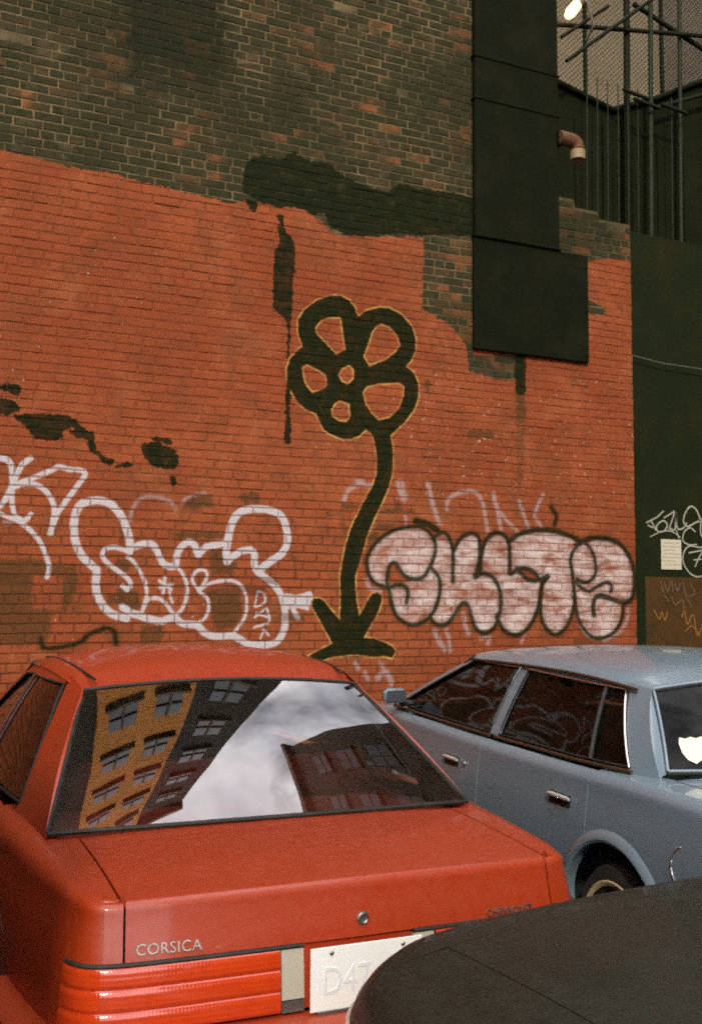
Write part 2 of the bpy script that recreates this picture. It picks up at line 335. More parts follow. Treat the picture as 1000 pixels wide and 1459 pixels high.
WHITE=[[0.036,[[0.703,2.635],[0.749,2.626],[0.795,2.617],[0.826,2.576],[0.834,2.509],[0.836,2.448],[0.804,2.362],[0.76,2.299],[0.727,2.261]]],[0.0343,[[0.952,2.639],[0.901,2.593],[0.868,2.53],[0.841,2.461]]],[0.0325,[[0.842,2.437],[0.905,2.47],[0.998,2.512],[1.103,2.568],[1.15,2.59],[1.223,2.575],[1.303,2.574],[1.328,2.544],[1.275,2.46],[1.206,2.356],[1.148,2.267],[1.115,2.167],[1.099,2.118]]],[0.0325,[[0.848,2.431],[0.906,2.452],[0.976,2.458],[1.048,2.423],[1.104,2.352],[1.124,2.278],[1.115,2.192],[1.105,2.118]]],[0.0294,[[0.837,2.412],[0.838,2.327],[0.854,2.255],[0.902,2.202],[0.937,2.209],[0.965,2.247]]],[0.0294,[[0.716,2.249],[0.762,2.239],[0.832,2.217],[0.903,2.184],[0.975,2.126],[1.036,2.054],[1.074,1.97],[1.1,1.885],[1.088,1.812]]],[0.05,[[1.66,2.01],[1.658,2.086],[1.631,2.174],[1.591,2.261],[1.526,2.334],[1.45,2.362],[1.376,2.358],[1.304,2.33],[1.269,2.26],[1.26,2.148],[1.281,2.049],[1.326,1.964],[1.389,1.903],[1.427,1.867],[1.423,1.78],[1.438,1.694],[1.483,1.613],[1.547,1.558],[1.648,1.527]]],[0.0468,[[1.62,1.608],[1.684,1.564],[1.748,1.545],[1.825,1.52],[1.903,1.508],[1.993,1.533],[2.06,1.488],[2.166,1.475],[2.233,1.417],[2.328,1.391],[2.437,1.396],[2.492,1.376],[2.575,1.336],[2.715,1.328],[2.814,1.367],[2.862,1.48],[2.853,1.613],[2.823,1.706],[2.765,1.786],[2.693,1.838],[2.637,1.877],[2.608,1.929],[2.606,2.009],[2.578,2.041],[2.508,2.033],[2.44,1.992],[2.392,1.951]]],[0.0513,[[2.392,1.951],[2.384,2.016],[2.396,2.122],[2.422,2.229],[2.455,2.296],[2.517,2.339],[2.615,2.356],[2.743,2.348],[2.829,2.298],[2.867,2.191],[2.868,2.097],[2.819,2.014],[2.734,1.959],[2.664,1.904]]],[0.0433,[[2.383,2.089],[2.302,2.073],[2.221,2.051],[2.168,1.998],[2.14,2.062],[2.1,2.087],[2.047,2.059],[2.009,1.994],[1.998,1.916],[1.959,1.903],[1.906,1.927],[1.865,2.003],[1.825,2.059],[1.761,2.064],[1.685,2.036],[1.66,2.01]]],[0.03,[[1.661,1.998],[1.61,2.021],[1.547,2.032],[1.485,2.018],[1.468,1.968],[1.512,1.912],[1.589,1.858],[1.653,1.808],[1.673,1.765],[1.649,1.733],[1.617,1.758]]],[0.0225,[[1.643,1.966],[1.688,1.935],[1.74,1.86],[1.781,1.772],[1.789,1.684],[1.76,1.583]]],[0.0229,[[1.998,1.916],[2.052,1.853],[2.087,1.764],[2.082,1.661],[2.044,1.584],[1.993,1.546]]],[0.0255,[[1.748,1.545],[1.772,1.608],[1.796,1.659],[1.86,1.672],[1.926,1.641],[1.979,1.571],[2.033,1.52]]],[0.0208,[[2.173,1.739],[2.132,1.79],[2.131,1.842],[2.171,1.881],[2.224,1.876],[2.239,1.831],[2.2,1.765],[2.174,1.733],[2.242,1.675],[2.256,1.61],[2.231,1.533],[2.165,1.482]]],[0.0212,[[2.187,1.739],[2.266,1.785],[2.361,1.806],[2.457,1.801],[2.527,1.743],[2.549,1.651],[2.544,1.559],[2.504,1.481],[2.45,1.416]]],[0.0204,[[1.883,1.799],[1.929,1.768],[1.969,1.737]]],[0.0204,[[1.921,1.825],[1.92,1.774],[1.911,1.711]]],[0.0204,[[1.878,1.748],[1.923,1.759],[1.975,1.775]]],[0.0153,[[1.956,1.724],[1.97,1.673],[1.984,1.635]]],[0.0132,[[2.639,1.731],[2.626,1.665],[2.62,1.612],[2.696,1.652],[2.681,1.718],[2.639,1.731]]],[0.0146,[[2.614,1.533],[2.669,1.573],[2.711,1.599],[2.734,1.507],[2.685,1.48],[2.615,1.461]]],[0.0146,[[2.627,1.566],[2.684,1.546],[2.726,1.533]]],[0.0133,[[2.665,1.375],[2.679,1.414],[2.692,1.441],[2.728,1.401]]],[0.081,[[2.896,1.64],[2.968,1.654],[3.026,1.647]]],[0.0675,[[2.881,1.68],[2.939,1.667],[3.011,1.681],[3.055,1.695]]],[0.0344,[[2.925,1.6],[2.955,1.546],[2.969,1.533]]],[0.0259,[[2.939,1.64],[2.986,1.619],[3.044,1.603]]]]
FAINT=[[0.0179,[[1.655,2.225],[1.672,2.315],[1.715,2.381],[1.791,2.41],[1.895,2.402],[1.961,2.373],[1.989,2.316]]],[0.013,[[2.041,2.37],[2.066,2.41],[2.146,2.443],[2.213,2.457]]],[0.0377,[[4.104,2.624],[4.145,2.467],[4.211,2.303]]],[0.0295,[[4.278,2.429],[4.303,2.518],[4.421,2.575],[4.557,2.582],[4.626,2.489],[4.677,2.254]]],[0.03,[[4.739,2.584],[4.756,2.495],[4.782,2.391]]],[0.036,[[4.73,2.568],[4.773,2.436],[4.807,2.281]]],[0.027,[[4.782,2.436],[4.887,2.336],[4.984,2.257]]],[0.03,[[4.995,2.521],[5.048,2.387],[5.092,2.283]]],[0.0274,[[5.24,2.593],[5.175,2.484],[5.156,2.392],[5.219,2.318]]],[0.0712,[[3.845,2.61],[3.861,2.554],[3.877,2.512]]],[0.0336,[[3.346,2.458],[3.391,2.544],[3.483,2.591],[3.592,2.583]]],[0.0261,[[4.604,1.359],[4.689,1.373],[4.672,1.315]]],[0.0207,[[5.039,1.4],[5.003,1.326]]],[0.0428,[[4.17,1.419],[4.203,1.348],[4.252,1.276]]],[0.0285,[[4.269,1.433],[4.302,1.347],[4.31,1.261]]],[0.0371,[[4.435,1.562],[4.452,1.475],[4.485,1.403]]],[0.0324,[[3.453,1.172],[3.478,1.138]]],[0.044,[[3.65,1.058],[3.724,1.1],[3.775,1.011]]],[0.0246,[[3.674,1.179],[3.712,1.112]]],[0.0264,[[3.539,1.104],[3.564,1.049]]],[0.031,[[6.146,1.627],[6.123,1.502],[6.024,1.394],[5.868,1.333]]],[0.0308,[[3.55,1.838],[3.573,1.769],[3.674,1.742]]],[0.0128,[[6.278,2.741],[6.268,2.548],[6.267,2.213]]],[0.0448,[[3.455,2.612],[3.504,2.603]]],[0.0199,[[3.893,2.355],[3.902,2.277]]],[0.0144,[[0.787,2.179],[0.833,2.181]]]]
BLACK=[[0.0313,[[3.737,1.778],[3.643,1.797],[3.573,1.866],[3.549,1.977],[3.587,2.076],[3.672,2.163],[3.782,2.23],[3.91,2.263],[4.039,2.268],[4.121,2.22],[4.17,2.135],[4.162,2.034],[4.113,1.932],[4.056,1.86],[3.959,1.844],[3.879,1.878],[3.815,1.962],[3.775,1.968],[3.739,1.911],[3.737,1.785],[3.847,1.793],[3.903,1.773],[3.919,1.716],[3.903,1.653]]],[0.0313,[[3.745,1.778],[3.769,1.659],[3.816,1.547],[3.912,1.484],[4.008,1.477],[4.121,1.54],[4.187,1.647],[4.216,1.762],[4.203,1.862],[4.129,1.94]]],[0.0319,[[4.17,2.193],[4.236,2.231],[4.294,2.197],[4.336,2.082],[4.336,1.937],[4.336,1.828]]],[0.0348,[[4.344,2.082],[4.403,2.178],[4.505,2.233],[4.582,2.199],[4.598,2.089],[4.581,1.956],[4.546,1.868],[4.64,1.899],[4.735,1.856],[4.795,1.754],[4.803,1.636],[4.777,1.548]]],[0.0319,[[4.121,1.533],[4.17,1.483],[4.252,1.469],[4.318,1.519],[4.385,1.605],[4.436,1.656],[4.486,1.62],[4.52,1.519],[4.57,1.432],[4.655,1.402],[4.742,1.46],[4.777,1.563]]],[0.0354,[[4.598,1.913],[4.615,2.06],[4.659,2.179],[4.746,2.241],[4.833,2.229],[4.886,2.156],[4.893,2.022],[4.893,1.903],[4.972,1.942],[5.062,1.951],[5.133,1.923],[5.187,1.856],[5.079,1.854],[5.008,1.905],[4.964,1.949]]],[0.0354,[[4.759,1.533],[4.828,1.43],[4.933,1.386],[5.039,1.415],[5.129,1.518],[5.184,1.638],[5.222,1.819],[5.287,1.888],[5.187,1.856]]],[0.0396,[[4.903,2.187],[5.011,2.25],[5.191,2.284],[5.374,2.278],[5.541,2.237],[5.634,2.194]]],[0.0335,[[5.222,1.819],[5.203,1.653],[5.219,1.503],[5.309,1.398],[5.4,1.398],[5.493,1.488],[5.551,1.625],[5.553,1.777],[5.537,1.93],[5.52,2.037],[5.577,2.146],[5.634,2.178]]],[0.031,[[5.577,2.161],[5.653,2.195],[5.729,2.15],[5.784,2.043],[5.792,1.935],[5.743,1.864],[5.667,1.84],[5.592,1.862]]],[0.0409,[[5.634,2.194],[5.749,2.229],[5.903,2.233],[6.058,2.191],[6.174,2.068],[6.221,1.911],[6.197,1.722],[6.107,1.666],[5.99,1.689],[5.856,1.726],[5.788,1.71],[5.759,1.641],[5.767,1.556]]],[0.031,[[5.573,1.839],[5.647,1.786],[5.723,1.764],[5.819,1.811],[5.916,1.844],[5.963,1.813],[5.953,1.766]]],[0.0305,[[6.087,1.658],[6.075,1.533],[5.985,1.409],[5.83,1.349],[5.717,1.38],[5.624,1.472],[5.579,1.594],[5.562,1.747]]],[0.0294,[[1.071,1.33],[1.127,1.32],[1.26,1.338],[1.336,1.366],[1.393,1.415],[1.471,1.449],[1.53,1.454],[1.57,1.424],[1.577,1.344]]],[0.025,[[1.059,1.388],[1.071,1.33]]],[0.0372,[[5.321,2.49],[5.376,2.416],[5.356,2.338]]],[0.0493,[[3.99,2.316],[4.104,2.292],[4.187,2.251]]]]
FILL=[[[3.556,1.977],[3.579,2.048],[3.641,2.133],[3.735,2.2],[3.894,2.248],[4.039,2.246],[4.137,2.192],[4.17,2.092],[4.137,1.962],[4.072,1.875],[3.975,1.845],[3.879,1.871],[3.815,1.955],[3.767,1.961],[3.728,1.911],[3.737,1.785],[3.643,1.797],[3.573,1.866]],[[3.737,1.785],[3.847,1.793],[3.975,1.845],[4.137,1.933],[4.203,1.862],[4.211,1.733],[4.17,1.619],[4.105,1.533],[4.008,1.477],[3.912,1.484],[3.816,1.561],[3.769,1.659]],[[4.17,2.193],[4.253,2.224],[4.319,2.14],[4.336,2.053],[4.403,2.171],[4.505,2.233],[4.59,2.177],[4.59,2.059],[4.572,1.927],[4.555,1.868],[4.658,1.899],[4.744,1.842],[4.778,1.739],[4.777,1.533],[4.707,1.446],[4.57,1.432],[4.503,1.562],[4.436,1.656],[4.368,1.562],[4.285,1.476],[4.203,1.469],[4.138,1.533],[4.203,1.633],[4.219,1.777],[4.187,1.905],[4.146,1.962]],[[4.606,1.913],[4.624,2.06],[4.676,2.194],[4.763,2.242],[4.851,2.2],[4.885,2.067],[4.902,1.918],[4.972,1.949],[5.079,1.854],[5.186,1.848],[5.185,1.713],[5.166,1.593],[5.075,1.459],[4.95,1.4],[4.845,1.43],[4.776,1.519],[4.794,1.621],[4.795,1.739],[4.726,1.841],[4.64,1.892]],[[4.903,2.187],[5.01,2.235],[5.191,2.271],[5.411,2.264],[5.578,2.192],[5.52,2.052],[5.545,1.869],[5.552,1.716],[5.531,1.549],[5.437,1.428],[5.327,1.398],[5.237,1.473],[5.211,1.623],[5.24,1.789],[5.296,1.88],[5.187,1.863],[5.079,1.952],[4.972,1.949],[4.919,1.934]],[[5.577,2.161],[5.691,2.196],[5.884,2.233],[6.058,2.175],[6.174,2.052],[6.21,1.879],[6.187,1.722],[6.107,1.674],[6.067,1.627],[6.045,1.502],[5.946,1.379],[5.811,1.334],[5.697,1.365],[5.605,1.472],[5.579,1.625],[5.572,1.777],[5.546,1.93],[5.538,2.053]]]
TAR=[[[2.463,4.972],[2.511,5.08],[2.632,5.153],[2.776,5.14],[2.879,5.22],[3.027,5.168],[3.177,5.186],[3.308,5.107],[3.44,5.07],[3.552,5.038],[3.732,5.038],[3.846,5.132],[4.008,5.108],[4.245,5.139],[4.511,5.132],[4.61,5.138],[4.608,4.832],[4.486,4.791],[4.221,4.76],[4.009,4.716],[3.824,4.708],[3.643,4.659],[3.378,4.617],[3.204,4.66],[3.16,4.775],[3.053,4.737],[2.885,4.779],[2.761,4.748],[2.577,4.776],[2.475,4.817]],[[2.772,4.71],[2.803,4.695],[2.815,4.558],[2.888,4.51],[2.911,4.374],[2.875,3.934],[2.866,3.835],[2.731,3.935],[2.735,4.368],[2.775,4.453],[2.763,4.57]],[[2.731,4.148],[2.885,4.169],[2.888,3.944],[2.875,3.816],[2.868,3.55],[2.847,3.548],[2.853,3.772],[2.807,3.927],[2.742,3.926]],[[2.847,3.381],[2.873,3.384],[2.879,3.135],[2.887,2.874],[2.845,2.871],[2.842,3.118]],[[0.692,3.139],[0.809,3.144],[0.868,3.135],[0.87,3.08],[0.812,3.068],[0.784,3.1],[0.694,3.105]],[[0.695,3.05],[0.813,3.033],[0.88,2.984],[0.842,2.953],[0.777,2.934],[0.7,2.927]],[[0.816,2.93],[1.0,2.952],[1.189,2.954],[1.272,2.918],[1.259,2.889],[1.164,2.853],[1.166,2.797],[1.086,2.764],[0.979,2.777],[0.924,2.849]],[[1.192,2.855],[1.274,2.84],[1.343,2.839],[1.385,2.813],[1.401,2.743],[1.346,2.74],[1.33,2.809],[1.247,2.81]],[[1.258,2.903],[1.371,2.841],[1.401,2.743],[1.459,2.683],[1.501,2.679],[1.446,2.647],[1.36,2.726],[1.33,2.809],[1.246,2.845]],[[1.438,2.675],[1.515,2.673],[1.53,2.624],[1.46,2.634]],[[1.531,2.61],[1.643,2.66],[1.679,2.626],[1.573,2.598]],[[1.718,2.794],[1.827,2.809],[1.975,2.768],[2.006,2.697],[1.971,2.607],[1.904,2.625],[1.831,2.628],[1.757,2.681]],[[1.775,2.849],[1.84,2.846],[1.958,2.833],[1.944,2.803],[1.826,2.824]],[[1.935,2.576],[1.979,2.564],[1.995,2.507],[1.951,2.504]],[[2.496,4.762],[2.597,4.76],[2.568,4.676],[2.518,4.687]],[[4.955,3.833],[5.071,3.845],[5.061,3.472],[4.967,3.464]]]
STAIN=[[[0.637,1.93],[0.939,1.947],[1.195,1.904],[1.292,1.906],[1.297,1.729],[1.234,1.572],[1.111,1.533],[1.133,1.436],[1.099,1.34],[0.658,1.345]],[[1.57,2.184],[1.631,2.176],[1.625,2.014],[1.594,2.034]],[[1.551,1.952],[1.667,1.955],[1.679,1.874],[1.559,1.842]],[[1.562,1.742],[1.744,1.734],[1.747,1.583],[1.646,1.573],[1.575,1.632]],[[3.196,2.354],[3.316,2.359],[3.317,2.324],[3.196,2.32]],[[3.316,2.436],[3.515,2.431],[3.515,2.389],[3.331,2.388],[3.363,2.25],[3.394,2.154],[3.333,2.193]],[[3.671,2.402],[3.782,2.407],[3.797,2.494],[3.845,2.482],[3.861,2.418],[3.99,2.416],[3.99,2.381],[3.671,2.36]],[[3.609,2.273],[3.814,2.295],[3.782,2.237],[3.625,2.231]],[[3.547,2.201],[3.672,2.219],[3.641,2.148],[3.548,2.117]],[[1.953,2.159],[2.368,2.174],[2.369,2.121],[1.967,2.108]],[[2.235,2.026],[2.356,2.055],[2.482,1.927],[2.429,1.847],[2.265,1.844]],[[2.227,1.74],[2.485,1.769],[2.516,1.559],[2.463,1.455],[2.314,1.429],[2.27,1.585]],[[1.75,1.483],[1.929,1.482],[1.907,1.343],[1.753,1.332]],[[2.053,2.423],[2.281,2.46],[2.269,2.341],[2.068,2.345]],[[2.473,2.47],[2.641,2.485],[2.657,2.398],[2.488,2.391]],[[1.339,2.815],[1.39,2.756],[1.366,2.729],[1.328,2.764]],[[4.07,3.5],[4.12,3.505],[4.12,3.386],[4.071,3.382]],[[4.474,3.107],[4.751,3.129],[4.751,3.05],[4.473,3.03]],[[4.953,3.585],[5.076,3.597],[5.059,3.226],[4.965,3.218]],[[2.92,2.017],[2.949,2.018],[2.952,1.788],[2.923,1.788]]]
UNSTAIN=[[[0.999,1.822],[1.198,1.816],[1.195,1.591],[1.001,1.6]]]
BARE=[[[-0.757,4.897],[-0.222,4.867],[0.395,4.83],[0.673,4.808],[0.912,4.798],[1.158,4.771],[1.409,4.781],[1.669,4.759],[1.989,4.74],[2.378,4.708],[2.502,4.757],[3.02,4.76],[3.266,4.598],[4.036,4.701],[4.654,4.773],[4.665,7.206],[-0.82,6.198]],[[4.062,4.705],[4.534,4.779],[4.531,3.756],[5.049,3.793],[5.032,3.562],[4.754,3.566],[4.496,3.613],[4.469,3.84],[4.305,3.99],[4.05,4.091]],[[5.738,4.745],[5.763,5.352],[5.86,5.469],[6.303,5.379],[6.291,4.826],[6.008,4.811]],[[5.386,7.402],[5.976,7.562],[5.939,5.449],[5.761,5.22],[5.754,4.748],[5.354,4.689]],[[5.733,4.4],[5.952,4.331],[5.935,4.264],[5.731,4.251]]]
RUST=[[[4.96,3.463],[5.061,3.472],[5.056,2.98],[5.01,2.612],[4.968,2.671]]]
TAGW=[[0.0145,[[6.575,2.417],[6.702,2.475],[6.789,2.539]]],[0.0145,[[6.591,2.397],[6.658,2.373]]],[0.0145,[[6.626,2.452],[6.691,2.348]]],[0.0174,[[6.726,2.422],[6.691,2.375],[6.724,2.336],[6.793,2.351],[6.828,2.406],[6.786,2.445],[6.726,2.422]]],[0.0145,[[6.787,2.472],[6.873,2.515],[6.917,2.531],[6.844,2.36]]],[0.0174,[[6.844,2.38],[6.912,2.362],[6.932,2.451],[6.934,2.531],[6.947,2.384],[7.016,2.38],[7.07,2.436]]],[0.0174,[[7.237,2.442],[7.221,2.509],[7.179,2.576],[7.109,2.593],[7.046,2.523],[7.027,2.447],[7.069,2.402],[7.175,2.44],[7.247,2.476]]],[0.0145,[[7.173,2.351],[7.104,2.389],[7.033,2.346],[7.013,2.265],[7.082,2.227],[7.187,2.23]]],[0.0145,[[7.08,2.146],[7.167,2.161],[7.247,2.17],[7.201,2.095],[7.155,2.013]]],[0.0128,[[7.139,2.08],[7.236,2.089]]],[0.0145,[[7.346,2.221],[7.213,2.203],[7.099,2.214],[7.028,2.164],[7.008,2.063],[7.075,1.964],[7.178,1.919],[7.293,1.948]]],[0.0145,[[7.247,2.49],[7.234,2.34],[7.294,2.274]]],[0.0116,[[6.614,2.286],[6.741,2.336],[6.869,2.347],[6.98,2.291]]],[0.0128,[[6.93,2.363],[6.962,2.277]]]]
TAGP=[[0.0093,[[6.73,1.872],[6.761,1.76]]],[0.0093,[[6.772,1.859],[6.813,1.78],[6.857,1.874],[6.881,1.781]]],[0.0093,[[6.9,1.861],[6.932,1.781],[6.968,1.862]]],[0.0093,[[7.003,1.862],[7.034,1.729],[7.1,1.629]]],[0.0093,[[6.769,1.74],[6.827,1.675]]],[0.0093,[[6.854,1.728],[6.894,1.648],[6.981,1.695],[7.013,1.609]]],[0.0093,[[7.089,1.85],[7.139,1.764],[7.068,1.729]]]]
TAGO=[[0.0128,[[6.64,1.608],[6.705,1.516],[6.74,1.582],[6.772,1.503],[6.808,1.582]]],[0.0128,[[6.977,1.529],[7.013,1.596],[7.044,1.463],[7.116,1.556],[7.163,1.362],[7.235,1.462]]],[0.0128,[[7.016,1.397],[7.104,1.449],[7.197,1.342]]]]
U0, U1, ZT, RES = -.6, 6.4, 7.6, 250
NU, NZ = int((U1-U0)*RES), int(ZT*RES)
def blank(): return np.zeros((NZ, NU), np.float32)
def window(pts, pad):
    p = np.asarray(pts); i0 = max(0, int((p[:, 1].min()-pad)*RES)); i1 = min(NZ, int((p[:, 1].max()+pad)*RES)+2); j0 = max(0, int((p[:, 0].min()-pad-U0)*RES)); j1 = min(NU, int((p[:, 0].max()+pad-U0)*RES)+2)
    zz, uu = np.mgrid[i0:i1, j0:j1]; return (slice(i0, i1), slice(j0, j1)), (uu+.5)/RES+U0, (zz+.5)/RES
def stroke(A, pts, wd, soft=.008, amp=1.0, closed=False, smooth=True):
    p = cr_spline(pts, 5, closed) if smooth and len(pts) > 2 else np.asarray(pts, float)
    if closed: p = np.vstack([p, p[:1]])
    for c in range(0, len(p)-1, 12):
        seg = p[c:c+13]; sl, uu, zz = window(seg, wd/2+soft*1.5)
        if uu.size == 0: continue
        D = np.full(uu.shape, 9.0, np.float32)
        for a, b in zip(seg[:-1], seg[1:]):
            d = b-a; l2 = max(float(d@d), 1e-9); t = np.clip(((uu-a[0])*d[0]+(zz-a[1])*d[1])/l2, 0, 1)
            D = np.minimum(D, np.hypot(uu-a[0]-t*d[0], zz-a[1]-t*d[1]))
        A[sl] = np.maximum(A[sl], amp*np.clip((wd/2+soft/2-D)/soft, 0, 1))
def fill(A, pts, val=1.0, smooth=False):
    p = cr_spline(pts, 4, True) if smooth else np.asarray(pts, float); sl, uu, zz = window(p, .01)
    if uu.size == 0: return
    I = np.zeros(uu.shape, bool); q = np.roll(p, -1, 0)
    for a, b in zip(p, q):
        if a[1] == b[1]: continue
        c = ((a[1] > zz) != (b[1] > zz)) & (uu < (b[0]-a[0])*(zz-a[1])/(b[1]-a[1])+a[0]); I ^= c
    A[sl][I] = val
def blur(A, n=1):
    for _ in range(n):
        A = (A+np.roll(A, 1, 0)+np.roll(A, -1, 0))/3; A = (A+np.roll(A, 1, 1)+np.roll(A, -1, 1))/3
    return A
mBare, mTar, mStain, mRust = blank(), blank(), blank(), blank()
for p in BARE: fill(mBare, p)
for p in TAR: fill(mTar, p)
for p in STAIN: fill(mStain, p)
for p in UNSTAIN: fill(mStain, p, 0.0)
for p in RUST: fill(mRust, p)
mBare, mTar, mStain, mRust = blur(mBare, 8), blur(mTar, 9), blur(mStain, 22), blur(mRust, 6)
mWhite, mBlack, mFill, mYel = blank(), blank(), blank(), blank()
for wd, p in WHITE: stroke(mWhite, p, wd*1.12, .012)
for wd, p in FAINT: stroke(mWhite, p, wd, .03, .42)
for p in FILL: fill(mFill, p, 1.0, True)
mFill = blur(mFill, 4)
for wd, p in BLACK: stroke(mBlack, p, wd*1.3, .022, .95)
halo = blank()
for wd, p in BLACK: stroke(halo, p, wd*1.6, .07, .45)
mBlack = np.maximum(mBlack, halo*.8)
fl = blank()
for k, p in enumerate(FLOWER): fill(fl, p, 1.0 if k == 0 else 0.0, False)
for k, p in enumerate(FLOWER): stroke(mYel, p, .026, .008, 1.0, True, False)
fl = blur(fl, 1); mBlack = np.maximum(mBlack, fl)
mYel = mYel*(1-fl); mWhite = mWhite*(1-np.clip(fl*1.2, 0, 1))
def to_image(name, ch):
    im = bpy.data.images.new(name, NU, NZ, alpha=True, float_buffer=False, is_data=True); im.alpha_mode = 'CHANNEL_PACKED'
    im.pixels.foreach_set(np.ascontiguousarray(np.clip(np.stack(ch, -1), 0, 1), dtype=np.float32).ravel()); im.update(); return im
imA = to_image('wall_wear_marks', (mBare, mTar, mStain, mRust)); imB = to_image('wall_spray_marks', (mWhite, mBlack, mFill, mYel))

BW, BH = .2032, .0677       # brick pitch
def wall_mat(name, mortar=False):
    m = mat(name, (.4, .08, .03), .85); g = NG(m); p = g.pos(); sx = g.n('ShaderNodeSeparateXYZ'); g.l(p, sx.inputs[0]); u, z = sx.outputs[0], sx.outputs[2]
    # which brick
    row = g.math('FLOOR', g.math('DIVIDE', z, BH)); hdr = g.math('COMPARE', g.math('MODULO', row, 7.0), 3.0, .1)
    pit = g.math('SUBTRACT', BW, g.math('MULTIPLY', hdr, BW/2)); off = g.math('ADD', g.math('MULTIPLY', g.math('MODULO', row, 2.0), .5), g.math('MULTIPLY', g.math('FRACT', g.math('MULTIPLY', g.math('MULTIPLY', row, row), .1373)), .34))
    colm = g.math('FLOOR', g.math('ADD', g.math('DIVIDE', g.math('ADD', u, 4.064), pit), off))
    cb = g.n('ShaderNodeCombineXYZ'); g.l(row, cb.inputs[0]); g.l(colm, cb.inputs[1])
    wn = g.n('ShaderNodeTexWhiteNoise', noise_dimensions='3D'); g.l(cb.outputs[0], wn.inputs['Vector']); rnd = wn.outputs['Value']
    sc = g.n('ShaderNodeSeparateColor'); g.l(wn.outputs['Color'], sc.inputs[0]); rnd2 = sc.outputs[1]
    # painted masks
    nz = g.n('ShaderNodeTexNoise'); nz.inputs['Scale'].default_value = 22; nz.inputs['Detail'].default_value = 5; g.l(p, nz.inputs['Vector'])
    ns = g.n('ShaderNodeSeparateColor'); g.l(nz.outputs['Color'], ns.inputs[0])
    def uvimg(im, amt):
        uu = g.math('DIVIDE', g.math('SUBTRACT', g.math('ADD', u, g.math('MULTIPLY', g.math('SUBTRACT', ns.outputs[0], .5), amt)), U0), U1-U0)
        vv = g.math('DIVIDE', g.math('ADD', z, g.math('MULTIPLY', g.math('SUBTRACT', ns.outputs[1], .5), amt)), ZT)
        c = g.n('ShaderNodeCombineXYZ'); g.l(uu, c.inputs[0]); g.l(vv, c.inputs[1]); t = g.n('ShaderNodeTexImage', image=im, extension='EXTEND'); g.l(c.outputs[0], t.inputs[0])
        s = g.n('ShaderNodeSeparateColor'); g.l(t.outputs['Color'], s.inputs[0]); return s.outputs[0], s.outputs[1], s.outputs[2], t.outputs['Alpha']
    bare, tar, stain, rust = uvimg(imA, .06); white, blackp, fillp, yel = uvimg(imB, .012)
    n1 = g.noise(p, 1.3, 3, .6, .3); n2 = g.noise(p, 9, 4, .65, .2); n3 = g.noise(p, 55, 3, .7); n4 = g.noise(p, 160, 1, .6)
    bare = g.map(g.math('ADD', bare, g.math('MULTIPLY', g.math('SUBTRACT', n2, .5), .5)), .42, .58, 0, 1)
    tar = g.map(g.math('ADD', tar, g.math('ADD', g.math('MULTIPLY', g.math('SUBTRACT', n3, .5), 1.3), g.math('MULTIPLY', g.math('SUBTRACT', n2, .5), .9))), .32, .48, 0, 1)
    # painted brick
    c_p = g.mix(g.map(rnd, 0, 1, 0, .55), (.375, .093, .034), (.305, .068, .025))
    c_p = g.mix(g.map(n1, .35, .7, 0, .5), c_p, (.385, .115, .044))
    wear = g.map(g.math('ADD', g.math('MULTIPLY', n2, .6), g.math('MULTIPLY', n3, .4)), .53, .66, 0, .6)
    c_p = g.mix(wear, c_p, (.24, .060, .026))
    if mortar: c_p = g.mix(g.map(g.math('ADD', g.math('MULTIPLY', n2, .7), g.math('MULTIPLY', n1, .3)), .42, .58, .05, .75), c_p, (.13, .05, .022)); c_p = g.mix(g.map(g.math('ADD', z, g.math('MULTIPLY', n1, .8)), 3.1, 2.3, 0, .7), c_p, (.06, .034, .018))
    c_p = g.mix(g.map(rnd2, 0, 1, 0, .30), c_p, (.27, .072, .030))
    c_p = g.mix(g.map(g.noise(p, .7, 3, .6, .8), .40, .60, 0, .62), c_p, (.25, .054, .020)); c_p = g.mix(g.map(g.noise(p, 2.3, 4, .65, .6), .52, .70, 0, .40), c_p, (.43, .15, .062))
    grime = g.math('MULTIPLY', g.map(g.noise(p, 3.4, 5, .68, .5), .46, .66, 0, 1), g.map(n3, .3, .6, .3, 1)); c_p = g.mix(g.math('MULTIPLY', grime, .62), c_p, (.15, .058, .026))
    fleck = g.map(g.noise(p, 90, 3, .6), .64, .70, 0, .5); c_p = g.mix(fleck, c_p, (.09, .05, .025))
    # pale chips, thicker at shoulder height
    chip = g.math('MULTIPLY', g.map(g.noise(p, 34, 3, .5, .3), .70, .735, 0, 1), g.map(g.noise(p, 1.7, 3, .5), .46, .6, 0, 1))
    chip2 = g.math('MULTIPLY', g.map(g.noise(p, 30, 3, .55, .5), .655, .70, 0, .8), g.math('MULTIPLY', g.map(u, 3.5, 3.9, 0, 1), g.math('MULTIPLY', g.map(z, 2.3, 2.6, 0, 1), g.map(z, 3.9, 3.4, 0, 1))))
    c_p = g.mix(g.math('MAXIMUM', chip, chip2), c_p, (.60, .46, .37))
    # bare brick
    rp = g.n('ShaderNodeValToRGB'); e = rp.color_ramp.elements; e[0].color = (.030, .032, .014, 1); e[0].position = 0.0; e[1].color = (.30, .105, .038, 1); e[1].position = 1.0
    for q, c in ((.5, (.038, .036, .016)), (.72, (.066, .047, .020)), (.9, (.13, .062, .028))):
        x = e.new(q); x.color = (*c, 1)
    warm = g.map(g.noise(p, 1.9, 4, .6, .5), .36, .70, -.42, .34); tanz = g.map(g.math('MULTIPLY', g.map(u, 3.9, 4.2, 0, 1), g.map(z, 5.0, 4.75, 0, 1)), 0, 1, 0, .3)
    g.l(g.math('ADD', g.math('ADD', rnd, warm), tanz, clamp=True), rp.inputs[0]); c_b = rp.outputs[0]
